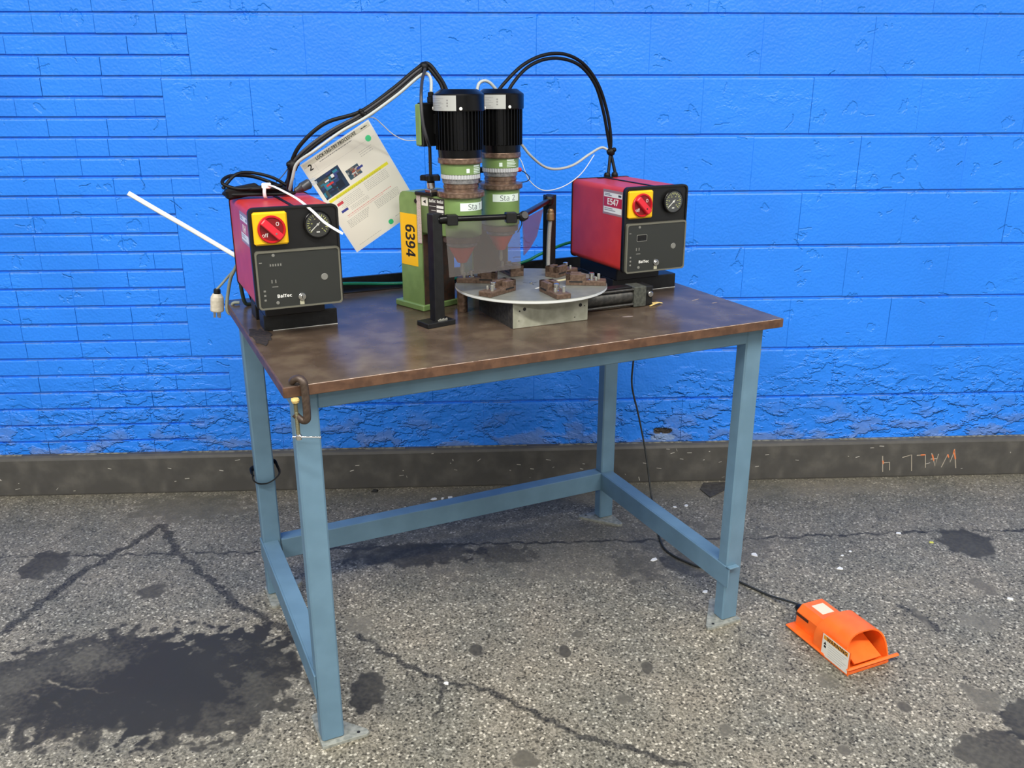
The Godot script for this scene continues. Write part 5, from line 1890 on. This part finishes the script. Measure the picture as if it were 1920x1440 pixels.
	obj("warning_text", st, M.grey_ink, plate)
	# its cord, from behind the bench down the wall side and across the floor
	var pts = [[0.430, 0.9568, 0.296], [0.470, 0.957, 0.262], [0.520, 0.945, 0.225], [0.575, 0.80, 0.190], [0.600, 0.60, 0.165], [0.606, 0.46, 0.13], [0.640, 0.33, 0.115], [0.672, 0.18, 0.13], [0.690, 0.02, 0.20], [0.680, 0.006, 0.33], [0.660, 0.0045, 0.50], [0.668, 0.0045, 0.60], [0.735, 0.0045, 0.690], [0.800, 0.0045, 0.732], [0.871, 0.0045, 0.817], [0.931, 0.006, 0.890], [0.962, 0.022, 0.945], [0.980, 0.040, 0.995]]
	var p0 = Vector3(pts[0][0], pts[0][1], pts[0][2])
	var p = []
	for q in pts:
		p.append(Vector3(q[0], q[1], q[2]) - p0)
	st = mb()
	tube(st, smooth_path(p, 8), 0.0036)
	tag(obj("pedal_cord", st, plain(s(46, 48, 46), 0.5), null, Transform3D(Basis(), p0)), "dark cord hanging behind the bench and crossing the floor to the orange pedal", "cord")


func floor_scraps():
	# dark flap of rubber by the wall
	var st = mb()
	prism(st, PackedVector2Array([Vector2(-0.055, -0.012), Vector2(-0.028, 0.045), Vector2(0.06, 0.050), Vector2(0.07, 0.0), Vector2(-0.034, -0.085)]), 0.0, 0.004, Transform3D(Basis(Vector3(1, 0, 0), Vector3(0, 0, -1), Vector3(0, 1, 0)), Vector3.ZERO), 0.001)
	tag(obj("rubber_offcut", st, grained(s(58, 56, 54), s(78, 76, 72), 0.1, 0.6), null, at(0.962, 0.0, 0.10)), "flat dark rubber offcut lying on the floor against the wall base", "offcut")
	var f = [[0.608, 0.645, 0.020, "white paint flake under the right end of the bench, left of the cord"], [0.965, 0.627, 0.024, "largest white flake, on the floor just right of the front right leg"], [1.227, 0.732, 0.018, "white flake halfway between the bench and the right oil spot"],
		[1.266, 0.650, 0.010, "small white flake above the crooked one right of the bench"], [1.306, 0.622, 0.008, "tiny white flake near the floor crack right of the bench"], [1.536, 0.503, 0.014, "thin white flake beside the crack near the round oil spot"],
		[0.816, 0.246, 0.014, "white flake behind the bench between cord and dark offcut"], [0.772, 0.257, 0.011, "smaller white flake next to the pedal cord behind the bench"], [1.687, 0.938, 0.016, "grey white flake at the right side of the floor"],
		[-0.159, 0.141, 0.018, "leftmost of the three white crumbs by the wall base behind the bench"], [-0.128, 0.136, 0.012, "middle one of the three white crumbs by the wall base"], [-0.096, 0.130, 0.016, "rightmost of the three white crumbs by the wall base"],
		[-0.085, 1.262, 0.012, "white crumb where the floor cracks fork"], [0.735, 0.85, 0.012, "sliver of white plastic lying in front of the right stretcher"]]
	for k in f.size():
		var q = f[k]
		st = mb()
		var n = 7
		var pts = PackedVector2Array()
		for i in n:
			var t = TAU * i / n
			var r = q[2] * rng.randf_range(0.35, 1.0)
			pts.append(Vector2(r * cos(t), r * 0.8 * sin(t)))
		prism(st, pts, 0.0, 0.0022, Transform3D(Basis(Vector3(1, 0, 0), Vector3(0, 0, -1), Vector3(0, 1, 0)) , Vector3.ZERO), 0.0006)
		tag(obj("paint_flake", st, M.flake, null, at(q[0], 0.0, q[1], Basis(Vector3.UP, rng.randf() * TAU))), q[3], "paint flake", "white flakes on the floor")
	st = mb()
	prism(st, PackedVector2Array([Vector2(-0.012, -0.006), Vector2(0.01, -0.01), Vector2(0.014, 0.006), Vector2(-0.006, 0.009)]), 0.0, 0.007, Transform3D(Basis(Vector3(1, 0, 0), Vector3(0, 0, -1), Vector3(0, 1, 0)), Vector3.ZERO), 0.002)
	tag(obj("grit_lump", st, M.ink, null, at(-0.402, 0.0, 0.060)), "small black lump on the floor by the wall base behind the bench", "lump")
	st = mb()
	prism(st, PackedVector2Array([Vector2(-0.008, -0.003), Vector2(0.006, -0.006), Vector2(0.009, 0.004), Vector2(-0.004, 0.006)]), 0.0, 0.002, Transform3D(Basis(Vector3(1, 0, 0), Vector3(0, 0, -1), Vector3(0, 1, 0)), Vector3.ZERO), 0.0005)
	tag(obj("paint_flake", st, plain(s(206, 206, 90), 0.6), null, at(1.62, 0.0, 0.575)), "yellow flake left of the round oil spot on the right", "paint flake")
